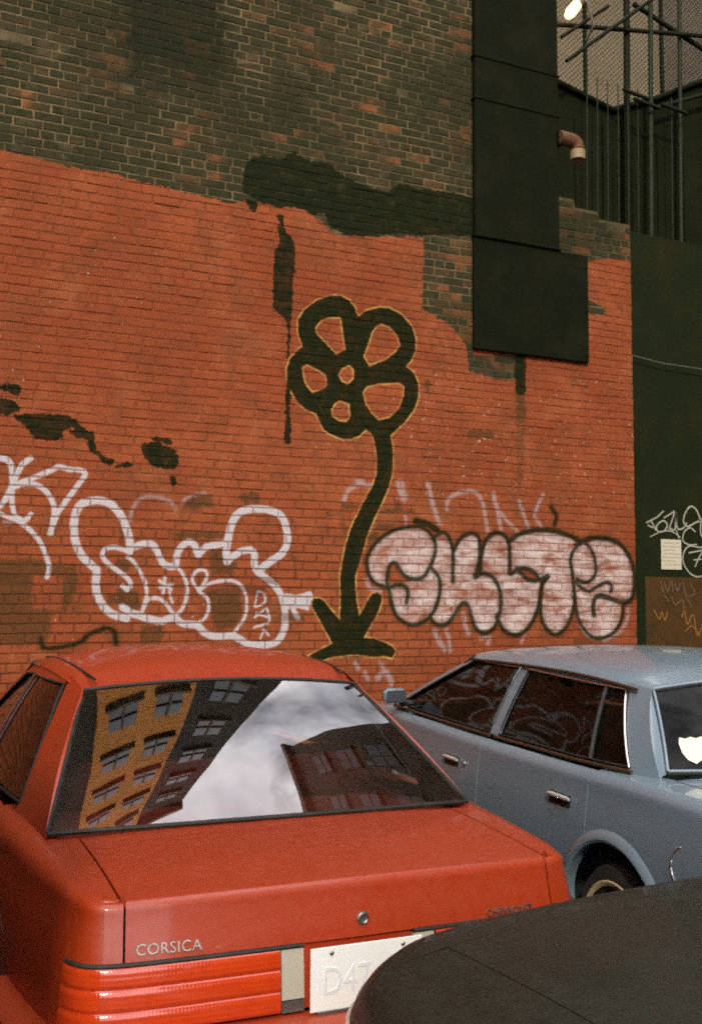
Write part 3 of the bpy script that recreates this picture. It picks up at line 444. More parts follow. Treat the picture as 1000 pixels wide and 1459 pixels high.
    soot = g.map(g.math('ADD', n2, g.math('MULTIPLY', n3, .4)), .55, .85, 0, .45); c_b = g.mix(soot, c_b, (.080, .068, .032))
    if mortar: c_b = g.mix(g.map(n3, .35, .7, 0, .6), (.30, .21, .105), (.12, .09, .047)); c_b = g.mix(g.map(g.math('ADD', g.math('MULTIPLY', g.noise(p, 2.6, 5, .65, .4), .7), g.math('MULTIPLY', n2, .3)), .42, .62, 0, .88), c_b, (.050, .044, .024))
    sm = g.math('MULTIPLY', g.map(g.noise(p, 4.5, 4, .65, .6), .54, .70, 0, 1), g.map(n3, .35, .6, .3, 1)); c_b = g.mix(g.math('MULTIPLY', sm, .5), c_b, (.20, .145, .085))
    big = g.map(g.noise(p, .95, 4, .62, .4), .42, .64, .12, .74); c_b = g.mix(big, c_b, (.028, .028, .013))
    wob = g.math('MULTIPLY', g.math('SUBTRACT', n2, .5), .7); uw = g.math('ADD', u, wob); zw = g.math('ADD', z, wob)
    oldw = g.math('MULTIPLY', g.math('MULTIPLY', g.map(uw, 1.42, 1.62, 0, 1), g.map(uw, 2.42, 2.22, 0, 1)), g.map(zw, 5.45, 5.75, 0, .85)); c_b = g.mix(oldw, c_b, (.017, .020, .009))
    c = g.mix(bare, c_p, c_b)
    ink = (.014, .018, .006)
    st = g.math('MULTIPLY', g.map(g.math('ADD', stain, g.math('MULTIPLY', g.math('SUBTRACT', n2, .5), 1.1)), .3, .85, 0, .72), 1.0)
    c = g.mix(st, c, (.085, .048, .018))
    rs = g.math('MULTIPLY', g.map(n3, .42, .58, 0, 1), rust); c = g.mix(rs, c, (.12, .05, .02))
    # spray paint: patchy fill, outline, white line, outline of the flower
    stn = g.n('ShaderNodeMapping'); stn.inputs['Rotation'].default_value = (0, math.radians(18), 0); stn.inputs['Scale'].default_value = (4.0, 1, 11); g.l(p, stn.inputs['Vector'])
    f1 = g.noise(stn.outputs[0], 1.0, 5, .6, .8)
    fa = g.math('MULTIPLY', fillp, g.map(g.math('ADD', g.math('MULTIPLY', f1, .75), g.math('MULTIPLY', n2, .25)), .38, .60, .10, .97))
    if mortar: fa = g.math('MULTIPLY', fa, .55)
    c = g.mix(fa, c, (.68, .57, .56))
    wa = g.math('MULTIPLY', white, g.map(n3, .2, .42, .72, 1.0)); wa = g.math('MULTIPLY', wa, .42) if mortar else wa
    c = g.mix(g.math('MULTIPLY', wa, .94), c, (.60, .58, .63))
    ya = g.math('MULTIPLY', yel, g.map(n2, .40, .58, .15, 1.0)); c = g.mix(ya, c, (.62, .36, .10))
    ba = g.math('MULTIPLY', blackp, g.map(g.math('ADD', g.math('MULTIPLY', n3, .6), g.math('MULTIPLY', n2, .4)), .25, .5, .72, 1.0)); c = g.mix(ba, c, ink)
    c = g.mix(g.math('MULTIPLY', tar, g.map(g.math('ADD', g.math('MULTIPLY', n2, .6), g.math('MULTIPLY', n3, .4)), .36, .56, .80, 1.0)), c, (.013, .017, .006))
    g.l(c, g.b.inputs['Base Color'])
    g.l(g.map(g.math('ADD', tar, blackp), 0, 1, .88, .7), g.b.inputs['Roughness']); g.l(g.map(g.math('ADD', tar, blackp), 0, 1, .14, .06), g.b.inputs['Specular IOR Level'])
    g.bump(g.math('ADD', g.math('MULTIPLY', n3, .7), g.math('MULTIPLY', n4, .3)), .55, .006)
    return m
mBrick, mMortar = wall_mat('brick_and_paint'), wall_mat('mortar_and_paint', True)

wall = empty('brick_wall', (0, 0, 0)); tag(wall, 'tall brick wall painted orange red below bare sooty brick, covered in graffiti', 'wall')
W_R, W_T = 6.245, 7.55
def wall_top(u):
    if u < 5.36: return W_T
    return 5.32-.02*math.floor((u-5.36)/.1)-(.07 if 5.55 < u < 5.66 else 0)
# mortar bed, set back behind the faces of the bricks
top = [(5.38, W_T), (5.38, 5.30), (5.60, 5.30), (5.62, 5.23), (5.86, 5.23), (5.88, 5.165), (W_R-.01, 5.165)]
prism('mortar_bed', [(-2.2, 0), (W_R-.006, 0)]+top[::-1]+[(-2.2, W_T)], .0038, .36, mMortar, wall)
shapes = {}
def brick_vf(L_, H_, D_, seed):
    r_ = np.random.default_rng(seed); hx, hz, b = L_/2, H_/2, .0045
    V = []
    for (k, y) in ((1, 0), (0, .005), (0, D_)):
        for sx, sz in ((-1, -1), (1, -1), (1, 1), (-1, 1)):
            j = r_.normal(0, .0012, 3) if k else r_.normal(0, .0006, 3)
            V.append((sx*(hx-b*k)+j[0], y+abs(j[1])*(1 if k else 0), sz*(hz-b*k)+j[2]))
    F = [(0, 1, 2, 3)]
    for o in (0, 4):
        for i in range(4): F.append((o+i, o+4+i, o+4+(i+1) % 4, o+(i+1) % 4))
    return V, F
lay = []
CAMP = np.array([0, -CAM_D, CAM_H])
for r_ in range(int(W_T/BH)):
    h = (r_ % 7) == 3; pt_ = BW/2 if h else BW; o = (r_ % 2)*.5+((r_*r_*.1373) % 1)*.34
    for c in range(int((U1+4.1)/pt_)+4):
        u0 = (c-o)*pt_-4.064; u1 = u0+pt_
        if u1 < -2.15 or u0 > W_R-.02: continue
        u1 = min(u1, W_R)
        if u1-u0 < .05: continue
        zc = (r_+.5)*BH; uc = (u0+u1)/2
        if zc+BH/2 > wall_top(uc)+.01: continue
        if 4.62 < uc < 5.3 and zc > 3.92: continue            # behind the flue
        lay.append((uc, zc, u1-u0-.010+rng.normal(0, .003), BH-.0105+rng.normal(0, .0018), r_*1000+c))
# the bricks that show largest become objects, the rest one joined part
def size_in_view(b):
    d = np.array([b[0], 0, b[1]])-CAMP; a = math.degrees(math.atan2(d[0], d[1])); dist = np.linalg.norm(d)
    if b[1] < 1.42 or b[0] < .66 or b[1] > 5.6: return 0
    return b[2]*b[3]*(-CAMP[1]/dist)/dist**2
order = sorted(lay, key=size_in_view, reverse=True); single = order[:300]; rest = order[300:]
def wave(u, z): return .0035*math.sin(u*1.9+z*2.3)+.0025*math.sin(u*5.1-z*3.7+1.0)
VV, FF = [], []
for (u, z, l, h, sd_) in rest:
    V, F = brick_vf(l, h, .03, sd_); y = -abs(rng.normal(0, .0018)); o = len(VV); t = rng.normal(0, .006); s_ = rng.normal(0, .008)
    wv = wave(u, z)
    if rng.random() < .03: y += .0035
    for (x, yy, zz) in V: VV.append((u+x-zz*t, y+yy+x*s_*.6, z+zz+x*t+wv))
    FF += [tuple(i+o for i in f) for f in F]
br = mesh('joined_bricks', VV, FF, mBrick, wall); tag(br, kind='stuff')
protos = []
for k in range(6):
    V, F = brick_vf(BW-.011, BH-.0115, .03, 900+k); o = mesh('brick', V, F, mBrick, wall); protos.append(o)
hp = []
for k in range(3):
    V, F = brick_vf(BW/2-.011, BH-.0115, .03, 950+k); me = bpy.data.meshes.new('brick_header'); me.from_pydata(V, [], F); me.materials.append(mBrick); hp.append(me)
for i, (u, z, l, h, sd_) in enumerate(single):
    if i < 6 and l > .15: o = protos[i]
    else: o = protos[i % 6].copy(); COL.objects.link(o); o.parent = wall
    if l < .15: o.data = hp[i % 3]
    o.location = (u, -abs(rng.normal(0, .0018))+(.0035 if rng.random() < .03 else 0), z+wave(u, z)); o.rotation_euler = (0, rng.normal(0, .006), rng.normal(0, .005))

# ------------------------------------------------------------------ black sheet metal flue on the wall
mFlue = dull(grimy('black_sheet_metal', (.008, .010, .004), .85, .0, amt=.6, dark=(.018, .018, .008), scale=3), .1)
fluee = empty('metal_flue', (4.97, -.1, 3.8)); tag(fluee, 'black sheet metal flue rising up the brick wall from a square box', 'flue'); FX, FZ = -4.97, -3.8
def fbox(n, x0, x1, y0, y1, z0, z1, m=mFlue, b=.008): return box(n, ((x0+x1)/2-4.97, (y0+y1)/2+.1, (z0+z1)/2-3.8), (x1-x0, y1-y0, z1-z0), m, fluee, b)
fbox('box', 4.525, 5.72, -.045, -.003, 3.80, 4.78)
fbox('stack', 4.53, 5.40, -.06, -.003, 4.79, 6.0)
fbox('stack', 4.53, 5.40, -.06, -.003, 6.012, 6.38)
fbox('stack', 4.53, 5.40, -.06, -.003, 6.392, 7.62)
for z in (4.785, 6.006, 6.386): fbox('flange', 4.515, 5.415, -.07, -.004, z-.012, z+.012)
for i in range(3):
    for s_ in (4.56, 5.68): lathe('rivet', [(.010, -.051), (.007, -.057), (.001, -.058)], mFlue, fluee, 'y', (s_-4.97, .1, 3.86+i*.4-3.8), 8)
# vent pipe elbow beside the flue
mTerra = grimy('rusty_pipe', (.20, .085, .040), .7, .2, amt=.5); mCream = grimy('cream_pipe', (.36, .27, .14), .6, amt=.4)
ve = empty('vent_pipe', (5.45, -.09, 5.80)); tag(ve, 'small rusty vent pipe elbow with a cream collar pointing down beside the flue', 'pipe')
tube('elbow', [np.array([5.38-5.45, 0, .0])]+[np.array([.06+.07*math.sin(t), 0, -.07+.07*math.cos(t)]) for t in np.linspace(0, math.pi/2, 9)]+[np.array([.13, 0, -.09])], .062, mTerra, ve, 16)
tube('collar', [np.array([.13, 0, -.085]), np.array([.13, 0, -.17])], .070, mCream, ve, 16)
box('bracket', (-.05, .045, 0), (.05, .10, .12), mFlue, ve)

# ------------------------------------------------------------------ dark boarded wall right of the bricks
mBoard = dull(grimy('dark_boards', (.012, .018, .006), .9, amt=.75, dark=(.024, .022, .009), scale=2.5))
mRustP = dull(grimy('rusty_sheet', (.085, .042, .014), .85, amt=.6, dark=(.03, .028, .012), scale=4))
hw_ = empty('boarded_wall', (6.26, .25, 0)); tag(hw_, 'dark green black boarded wall with chalky tags, right of the brick wall', 'wall')
for i in range(3): box('board', (.6+i*1.22-.0, .02+.004*(i % 2), 2.62), (1.212, .04, 5.2), mBoard, hw_, .004)
box('post', (-.005, .03, 2.6), (.05, .10, 5.25), mBoard, hw_, .004)
box('rusty_sheet', (.80, -.004, .97), (1.02, .006, 1.88), mRustP, hw_, .002)
def ribbon(name, wd, pts, m, parent, y, o=(6.26, .25, 0)):
    p = cr_spline(pts, 5) if len(pts) > 2 else np.asarray(pts, float); t = np.gradient(p, axis=0); t /= np.linalg.norm(t, axis=1, keepdims=True)+1e-9; n = np.stack([-t[:, 1], t[:, 0]], 1)
    V = []
    for q, nn in zip(p, n):
        for s_ in (-1, 1): V.append((q[0]+s_*nn[0]*wd/2-o[0], y, q[1]+s_*nn[1]*wd/2-o[2]))
    return mesh(name, V, [(2*i, 2*i+1, 2*i+3, 2*i+2) for i in range(len(p)-1)], m, parent)
mChalk = grimy('chalk_white', (.42, .42, .36), .9, amt=.55, dark=(.08, .08, .05), scale=40, bump=0); mPink = grimy('faded_pink', (.20, .13, .09), .9, amt=.6, dark=(.08, .045, .018), scale=40, bump=0); mOran = grimy('faded_orange', (.30, .13, .03), .9, amt=.6, dark=(.08, .045, .018), scale=40, bump=0)
for L_, m_, y in ((TAGW, mChalk, -.004), (TAGP, mPink, -.010), (TAGO, mOran, -.010)):
    for i, (wd, p) in enumerate(L_): ribbon('painted_tag', wd, p, m_, hw_, y-.0006*i)
nt_ = box('paper_notice', (6.862, .236, 2.125), (.245, .004, .285), mat('notice_paper', (.62, .58, .44), .8), None, .001); tag(nt_, 'small cream paper notice pinned to the dark boarded wall', 'notice')
mInk = mat('notice_ink', (.44, .42, .33), .9)
for i in range(7):
    x0 = 6.75+(.02 if i % 3 == 0 else .0); x1 = 6.965-(.05 if i % 3 == 2 else 0); box('printed_line', ((x0+x1)/2, .2330, 2.235-i*.034), (x1-x0, .0006, .009), mInk, nt_)
cb_ = tube('cable', [np.array([6.30, .19, 4.0]), np.array([6.75, .185, 3.95]), np.array([7.3, .18, 3.94]), np.array([8.4, .18, 3.97])], .006, mat('cable_grey', (.12, .13, .10), .6)); tag(cb_, 'thin grey cable strung across the dark boarded wall', 'cable')
cd_ = tube('conduit', [np.array([6.268, .16, .05]), np.array([6.268, .16, 2.9])], .009, mat('conduit_grey', (.10, .11, .07), .5)); tag(cd_, 'thin vertical conduit at the right corner of the brick wall', 'pipe')

# ------------------------------------------------------------------ dark shed roof, fire escape and fence behind the wall
mDark = dull(grimy('dark_siding', (.009, .012, .004), .9, amt=.4, dark=(.022, .022, .010), scale=2))
ex = empty('rear_shed', (7.2, 1.0, 0)); tag(ex, 'dark shed with a dipping roof line behind the end of the brick wall', 'shed')
prism('body', [(-2.6, 0), (3.2, 0), (3.2, 7.95), (.92, 7.45), (.21, 7.08), (-.355, 6.84), (-1.07, 6.99), (-2.6, 7.2)], 0.0, 3.0, mDark, ex)
for i in range(14): box('batten', (-1.9+i*.36, -.012, 3.35), (.035, .022, 6.6), mDark, ex)
tube('roof_edge', [np.array([-1.07, -.03, 6.99]), np.array([-.355, -.03, 6.84]), np.array([.21, -.03, 7.08]), np.array([.92, -.03, 7.45]), np.array([2.2, -.03, 7.73])], .03, mDark, ex, 8)

mSteel = dull(grimy('green_steel', (.024, .036, .018), .7, 0, amt=.5, dark=(.018, .018, .010)), .25); mSteelD = dull(grimy('dark_steel', (.012, .015, .007), .8, 0, amt=.4), .2)
fe = empty('fire_escape', (7.2, .8, 4.3)); tag(fe, 'green steel fire escape frame of posts and braces above the dark boarded wall', 'fire escape')
def fp(n, a, b, r_, m=mSteelD, seg=8): return tube(n, [np.array(a)-np.array([7.2, .8, 4.3]), np.array(b)-np.array([7.2, .8, 4.3])], r_, m, fe, seg)
fp('post', (6.90, .85, 4.35), (6.96, .85, 8.6), .034); fp('post', (7.16, .80, 4.35), (7.24, .80, 8.6), .026, mSteel); fp('post', (7.62, .85, 5.0), (7.68, .85, 8.6), .022, mSteel); fp('post', (8.06, .85, 5.0), (8.08, .85, 8.6), .03)
fp('rail', (6.0, .80, 7.48), (8.6, .80, 7.95), .024); fp('rail', (6.35, .86, 5.26), (8.5, .86, 5.15), .03, mSteel)
fp('brace', (6.03, .74, 7.32), (6.62, .74, 7.80), .018); fp('brace', (6.06, .70, 7.06), (7.15, .70, 7.98), .020); fp('brace', (7.3, .86, 6.9), (8.1, .86, 7.25), .022)
fp('brace', (7.05, .86, 8.0), (8.6, .86, 7.55), .026)
for (x, z) in ((6.78, 6.93), (6.92, 6.86), (7.28, 6.88)): fp('tread', (x, .72, z), (x+.34, .72, z-.03), .02)
for x in (6.35, 6.48, 6.61, 6.745, 6.87, 7.0, 7.45): fp('baluster', (x, .78, 5.27), (x+.02, .78, 7.02), .006, mSteel, 6)

cf = empty('chain_link_fence', (7.2, 1.6, 6.7)); tag(cf, 'chain link fence on the shed roof under the lit lamp', 'fence')
VV, FF = [], []
x0, x1, z0, z1, sp = 5.9, 9.2, 6.6, 9.2, .058
for s_ in (-1, 1):
    k = -int((z1-z0)/sp)-2
    while k*sp < (x1-x0)+(z1-z0):
        pts = []
        b = x0+k*sp
        # line x = b + (z-z0) or mirrored
        zs_, ze_ = max(z0, z0+(x0-b)), min(z1, z0+(x1-b))
        if ze_ > zs_+.02:
            a_, c_ = (b+zs_-z0, zs_), (b+ze_-z0, ze_)
            if s_ < 0: a_, c_ = (x0+x1-a_[0], a_[1]), (x0+x1-c_[0], c_[1])
            V, F = tubevf([np.array([a_[0]-7.2, s_*.004, a_[1]-6.7]), np.array([c_[0]-7.2, s_*.004, c_[1]-6.7])], .0032, 4, False); o = len(VV); VV += V; FF += [tuple(i+o for i in f) for f in F]
        k += 1
tag(mesh('wire_mesh', VV, FF, mSteelD, cf), kind='stuff')
for x in (5.9, 7.0, 8.1, 9.2): tube('fence_post', [np.array([x-7.2, .02, 6.6-6.7]), np.array([x-7.2, .02, 9.3-6.7])], .025, mSteelD, cf, 8)

lp = empty('security_lamp', (6.10, .62, 7.58)); tag(lp, 'lit orange security lamp on a short pale arm at the top edge', 'lamp')
mGlow = mat('lamp_glow', (1, .8, .5), .5, emit=(1.0, .50, .14), estr=9.0)
ax = np.array([.13, 0, .17]); ax = ax/np.linalg.norm(ax)
lathe('lamp_glass', [(.001, -.14), (.038, -.128), (.055, -.07), (.05, .06), (.035, .11), (.001, .12)], mGlow, lp, 'z', (0, 0, 0), 20).rotation_euler = (0, math.radians(37), 0)
lathe('lamp_cap', [(.052, .05), (.056, .08), (.045, .15), (.02, .17), (.001, .17)], mat('lamp_cap_metal', (.5, .45, .35), .4, .6), lp, 'z', (0, 0, 0), 20).rotation_euler = (0, math.radians(37), 0)
tube('lamp_arm', [np.array([.08, 0, .12]), np.array([.16, 0, .10]), np.array([.27, .04, -.10]), np.array([.30, .2, -.16])], .014, mat('lamp_arm_metal', (.40, .38, .33), .4, .5), lp, 8)

def stucco(name, a, b, sc=3.0):
    m = mat(name, a, .9); g = NG(m); p = g.pos(); n = g.noise(p, .5, 6, .6); n2 = g.noise(p, sc*4, 5, .7)
    g.l(g.mix(g.map(g.math('ADD', g.math('MULTIPLY', n, .6), g.math('MULTIPLY', n2, .4)), .38, .64), a, b), g.b.inputs['Base Color']); g.bump(n2, .4, .02); return m
rb = empty('rear_building', (12, 9, 0)); tag(rb, 'pale beige building far behind the fence at the top right', 'building')
box('wall', (0, 2, 8), (16, 4, 16), stucco('beige_render', (.25, .20, .125), (.16, .125, .075)), rb)

# ------------------------------------------------------------------ cars
class Body:
    def __init__(s, ctrl, zs, rs, ins, crown, klow=.3, arches=(), rocker=.2, kend=.4):
        q = cr_spline(ctrl, 30); d = np.r_[0, np.cumsum(np.linalg.norm(np.diff(q, axis=0), axis=1))]
        n = 500; s.S = np.linspace(0, d[-1], n); s.X = np.interp(s.S, d, q[:, 0]); s.A = np.interp(s.S, d, q[:, 1]); s.A = np.maximum.accumulate(s.A)
        tx, ta = np.gradient(s.X, s.S), np.gradient(s.A, s.S); l = np.hypot(tx, ta); s.NX, s.NA = ta/l, -tx/l
        for arr in (s.NX, s.NA):
            arr[:] = np.convolve(np.pad(arr, 4, 'edge'), np.ones(9)/9, 'valid')
        s.end = d[-1]; s.L = q[-1][1]; s.imax = int(np.argmax(s.X))
        s.zs = interp(*zip(*zs)); s.rs = interp(*zip(*rs)); s.e = interp(*zip(*ins)); s.crown = interp(*zip(*crown)); s.klow = klow; s.kend = kend; s.arches = arches; s.rocker = rocker
    def k(s, a): return s.klow+(1-s.klow)*np.clip(np.minimum(a, s.L-a)/s.kend, 0, 1)**.7
    def col(s, t):
        sg = 1 if t >= 0 else -1; t = abs(t)
        return sg*np.interp(t, s.S, s.X), float(np.interp(t, s.S, s.A)), sg*np.interp(t, s.S, s.NX), float(np.interp(t, s.S, s.NA))
    def s_at_a(s, a): return float(np.interp(a, s.A, s.S))
    def s_at_x(s, x, end='tail'):
        if end == 'tail': return float(np.interp(x, s.X[:s.imax], s.S[:s.imax]))
        return float(np.interp(-x, -s.X[s.imax:], s.S[s.imax:]))
    def zlo(s, a):
        z = s.rocker
        for (c, zc, R) in s.arches:
            if abs(a-c) < R: z = max(z, zc+math.sqrt(R*R-(a-c)**2))
        return z
    def pt(s, t, z, off=0.0):
        x, a, nx, na = s.col(t); i = float(s.e(z)*s.k(a))-off
        return np.array([x-nx*i, a-na*i, z])
    def xs(s, a):
        t = s.s_at_a(a); x, aa, nx, na = s.col(t); z = s.zs(a)-s.rs(a); return abs(x)-abs(nx)*float(s.e(z)*s.k(a)+s.rs(a))
    def ztop(s, a, x): return float(s.zs(a)+s.crown(a)*(1-min(1, (x/max(s.xs(a), .05))**2)))
    def column(s, t, zlo=None, deck=None, nd=6, nl=14, na_=6, arc=90):
        x, a, nx, na = s.col(t); zs, rs = float(s.zs(a)), float(s.rs(a)); z0 = s.zlo(a) if zlo is None else zlo
        R = [s.pt(t, z) for z in np.linspace(min(z0, zs-rs-.005), zs-rs, nl)]
        e1 = float(s.e(zs-rs)*s.k(a))
        for f in np.linspace(0, math.radians(arc), na_+1)[1:]:
            i = e1+rs*(1-math.cos(f)); R.append(np.array([x-nx*i, a-na*i, zs-rs+rs*math.sin(f)]))
        if deck is not None:
            p = R[-1]; sg = 1 if t >= 0 else -1; xd = deck(p[1])
            for f in np.linspace(0, 1, nd+1)[1:]:
                xx = p[0]+(sg*xd-p[0])*f; R.append(np.array([xx, p[1], s.ztop(p[1], xx) if abs(xx) < abs(p[0]) else p[2]]))
        return R
    def panel(s, s0, s1, step=.02, **kw):
        n = max(3, int(abs(s1-s0)/step)+1); return np.array([s.column(t, **kw) for t in np.linspace(s0, s1, n)])
    def band(s, s0, s1, z0, z1, off=0.0, nz=6, step=.02, prof=None):
        n = max(3, int(abs(s1-s0)/step)+1); o = []
        for t in np.linspace(s0, s1, n):
            if prof is None: o.append([s.pt(t, z, off) for z in np.linspace(z0, z1, nz)])
            else: o.append([s.pt(t, max(z, .2), f) for f, z in prof])
        return np.array(o)
    def cap(s, x0, x1, a_in, z_bot, end='tail', nx=31, ntop=14, ndown=6, seam=None):
        """lid top running over the end edge and down its face; seam(a): half width at a"""
        rows = []; cols = np.linspace(x0, x1, nx); g = []
        for c in cols:
            R = []
            sg = 1 if c >= 0 else -1; t = s.s_at_x(abs(c), end)*sg; X, A, NXx, NAa = s.col(t)
            zs, rs = float(s.zs(A)), float(s.rs(A)); e1 = float(s.e(zs-rs)*s.k(A)); a_e = A-NAa*(e1+rs)
            for a in np.linspace(a_in, a_e, ntop):
                xx = c if seam is None else c/max(abs(x0), abs(x1))*seam(a)
                R.append(np.array([xx, a, s.ztop(a, xx)]))
            ztp = R[-1][2]
            for f in np.linspace(90, 0, 7)[1:]:
                f = math.radians(f); i = e1+rs*(1-math.cos(f)); z = zs-rs+rs*math.sin(f)
                R.append(np.array([X-NXx*i, A-NAa*i, z+(ztp-zs)*math.sin(f)]))
            for z in np.linspace(zs-rs, z_bot, ndown+1)[1:]: R.append(s.pt(t, z))
            g.append(R[::-1])
        return np.array(g)
    def deck(s, a0, a1, seam, nx=31, na_=20, ridge=None):
        g = []
        for c in np.linspace(-1, 1, nx):
            R = []
            for a in np.linspace(a0, a1, na_):
                x = c*seam(a); R.append(np.array([x, a, s.ztop(a, x)+(ridge(a, x) if ridge else 0)]))
            g.append(R)
        return np.array(g)

class House:
    """greenhouse: side surface between the belt rail and the roof rail"""
    def __init__(s, belt, rail, bulge=.012):
        b = list(zip(*belt)); r = list(zip(*rail)); s.xb, s.zb = interp(b[0], b[1]), interp(b[0], b[2]); s.xt, s.zt = interp(r[0], r[1]), interp(r[0], r[2]); s.bulge = bulge
    def x(s, a, z):
        zb, zt = float(s.zb(a)), float(s.zt(a)); f = (z-zb)/max(zt-zb, .05); f = min(max(f, -.2), 1.2)
        return float(s.xb(a))+(float(s.xt(a))-float(s.xb(a)))*f+s.bulge*4*f*(1-f)
    def quad(s, q, side, n=10, m=10, off=0.0):
        """q: (a,z) corners: rear bottom, front bottom, front top, rear top"""
        rb, fb, ft, rt = [np.array(p, float) for p in q]; g = []
        for u in np.linspace(0, 1, n):
            R = []
            for v in np.linspace(0, 1, m):
                p = (rb*(1-u)+fb*u)*(1-v)+(rt*(1-u)+ft*u)*v; R.append(np.array([side*(s.x(p[0], p[1])+off), p[0], p[1]]))
            g.append(R)
        return np.array(g)
    def loop(s, pts, side, off=0.0):
        return [np.array([side*(s.x(a, z)+off), a, z]) for a, z in pts]

def screen(bot, top, nx=25, nz=13, bulge=.03, out=-1):
    """bot/top: (half width, a at corner, a at centre, z corner, z centre)"""
    g = []
    for c in np.linspace(-1, 1, nx):
        def P(k):
            w_, ac, am, zc, zm = k; f = 1-c*c; return np.array([c*w_, ac+(am-ac)*f, zc+(zm-zc)*f])
        b, t = P(bot), P(top); n = np.cross([1, 0, 0], t-b); n /= np.linalg.norm(n)
        g.append([b+(t-b)*v+n*bulge*4*v*(1-v)*(1-.5*c*c) for v in np.linspace(0, 1, nz)])
    return np.array(g)

def edge_loop(P): return list(P[:, 0])+list(P[-1, 1:])+list(P[::-1, -1][1:])+list(P[0, ::-1][1:])

def wheel(parent, c, side, R=.31, wd=.19, kind='plain'):
    e = empty('wheel', c); e.parent = parent
    o = side
    ty = lathe('tyre', [(R*.62, -o*wd*.45), (R*.72, -o*wd*.5), (R*.93, -o*wd*.47), (R, -o*wd*.3), (R, o*wd*.3), (R*.94, o*wd*.46), (R*.8, o*wd*.52), (R*.66, o*wd*.47), (R*.62, o*wd*.4)], MT['tyre'], e)
    if kind == 'whitewall':
        lathe('whitewall_band', [(R*.705, o*(wd*.5+.003)), (R*.72, o*(wd*.5+.007)), (R*.765, o*(wd*.52+.007)), (R*.78, o*(wd*.52+.003))], MT['whitewall'], e)
    rm = lathe('rim', [(R*.62, o*wd*.42), (R*.60, o*wd*.46), (R*.56, o*wd*.34), (R*.3, o*wd*.28), (R*.26, o*wd*.42), (R*.12, o*wd*.46), (0.004, o*wd*.46)], MT['dullmetal'], e)
    return e

def seat(parent, x, a, w_, mt, z=.38, back=.56, rake=.22, name='seat'):
    def rb(c0, c1, w2, th):     # rounded slab between two points
        d = np.array(c1)-np.array(c0); g = []
        for f in np.linspace(0, 1, 9):
            k = 1-abs(2*f-1)**4; p = np.array(c0)+d*f; R = []
            nrm = np.array([0, -d[2], d[1]])/np.linalg.norm(d)
            for t in np.linspace(0, 2*math.pi, 17):
                cx, cz = math.cos(t), math.sin(t); ex = np.sign(cx)*abs(cx)**.4*w2/2*(.85+.15*k); ez = np.sign(cz)*abs(cz)**.5*th/2*(.5+.5*k)
                R.append(p+np.array([ex, 0, 0])+nrm*ez)
            g.append(R)
        return np.array(g)
    s = grid(name, rb((x, a+.5, z), (x, a, z-.03), w_, .16), mt, parent)
    b = grid('seat_back', rb((x, a+.02, z-.02), (x, a-rake, z+back), w_*.95, .15), mt, s)
    return s

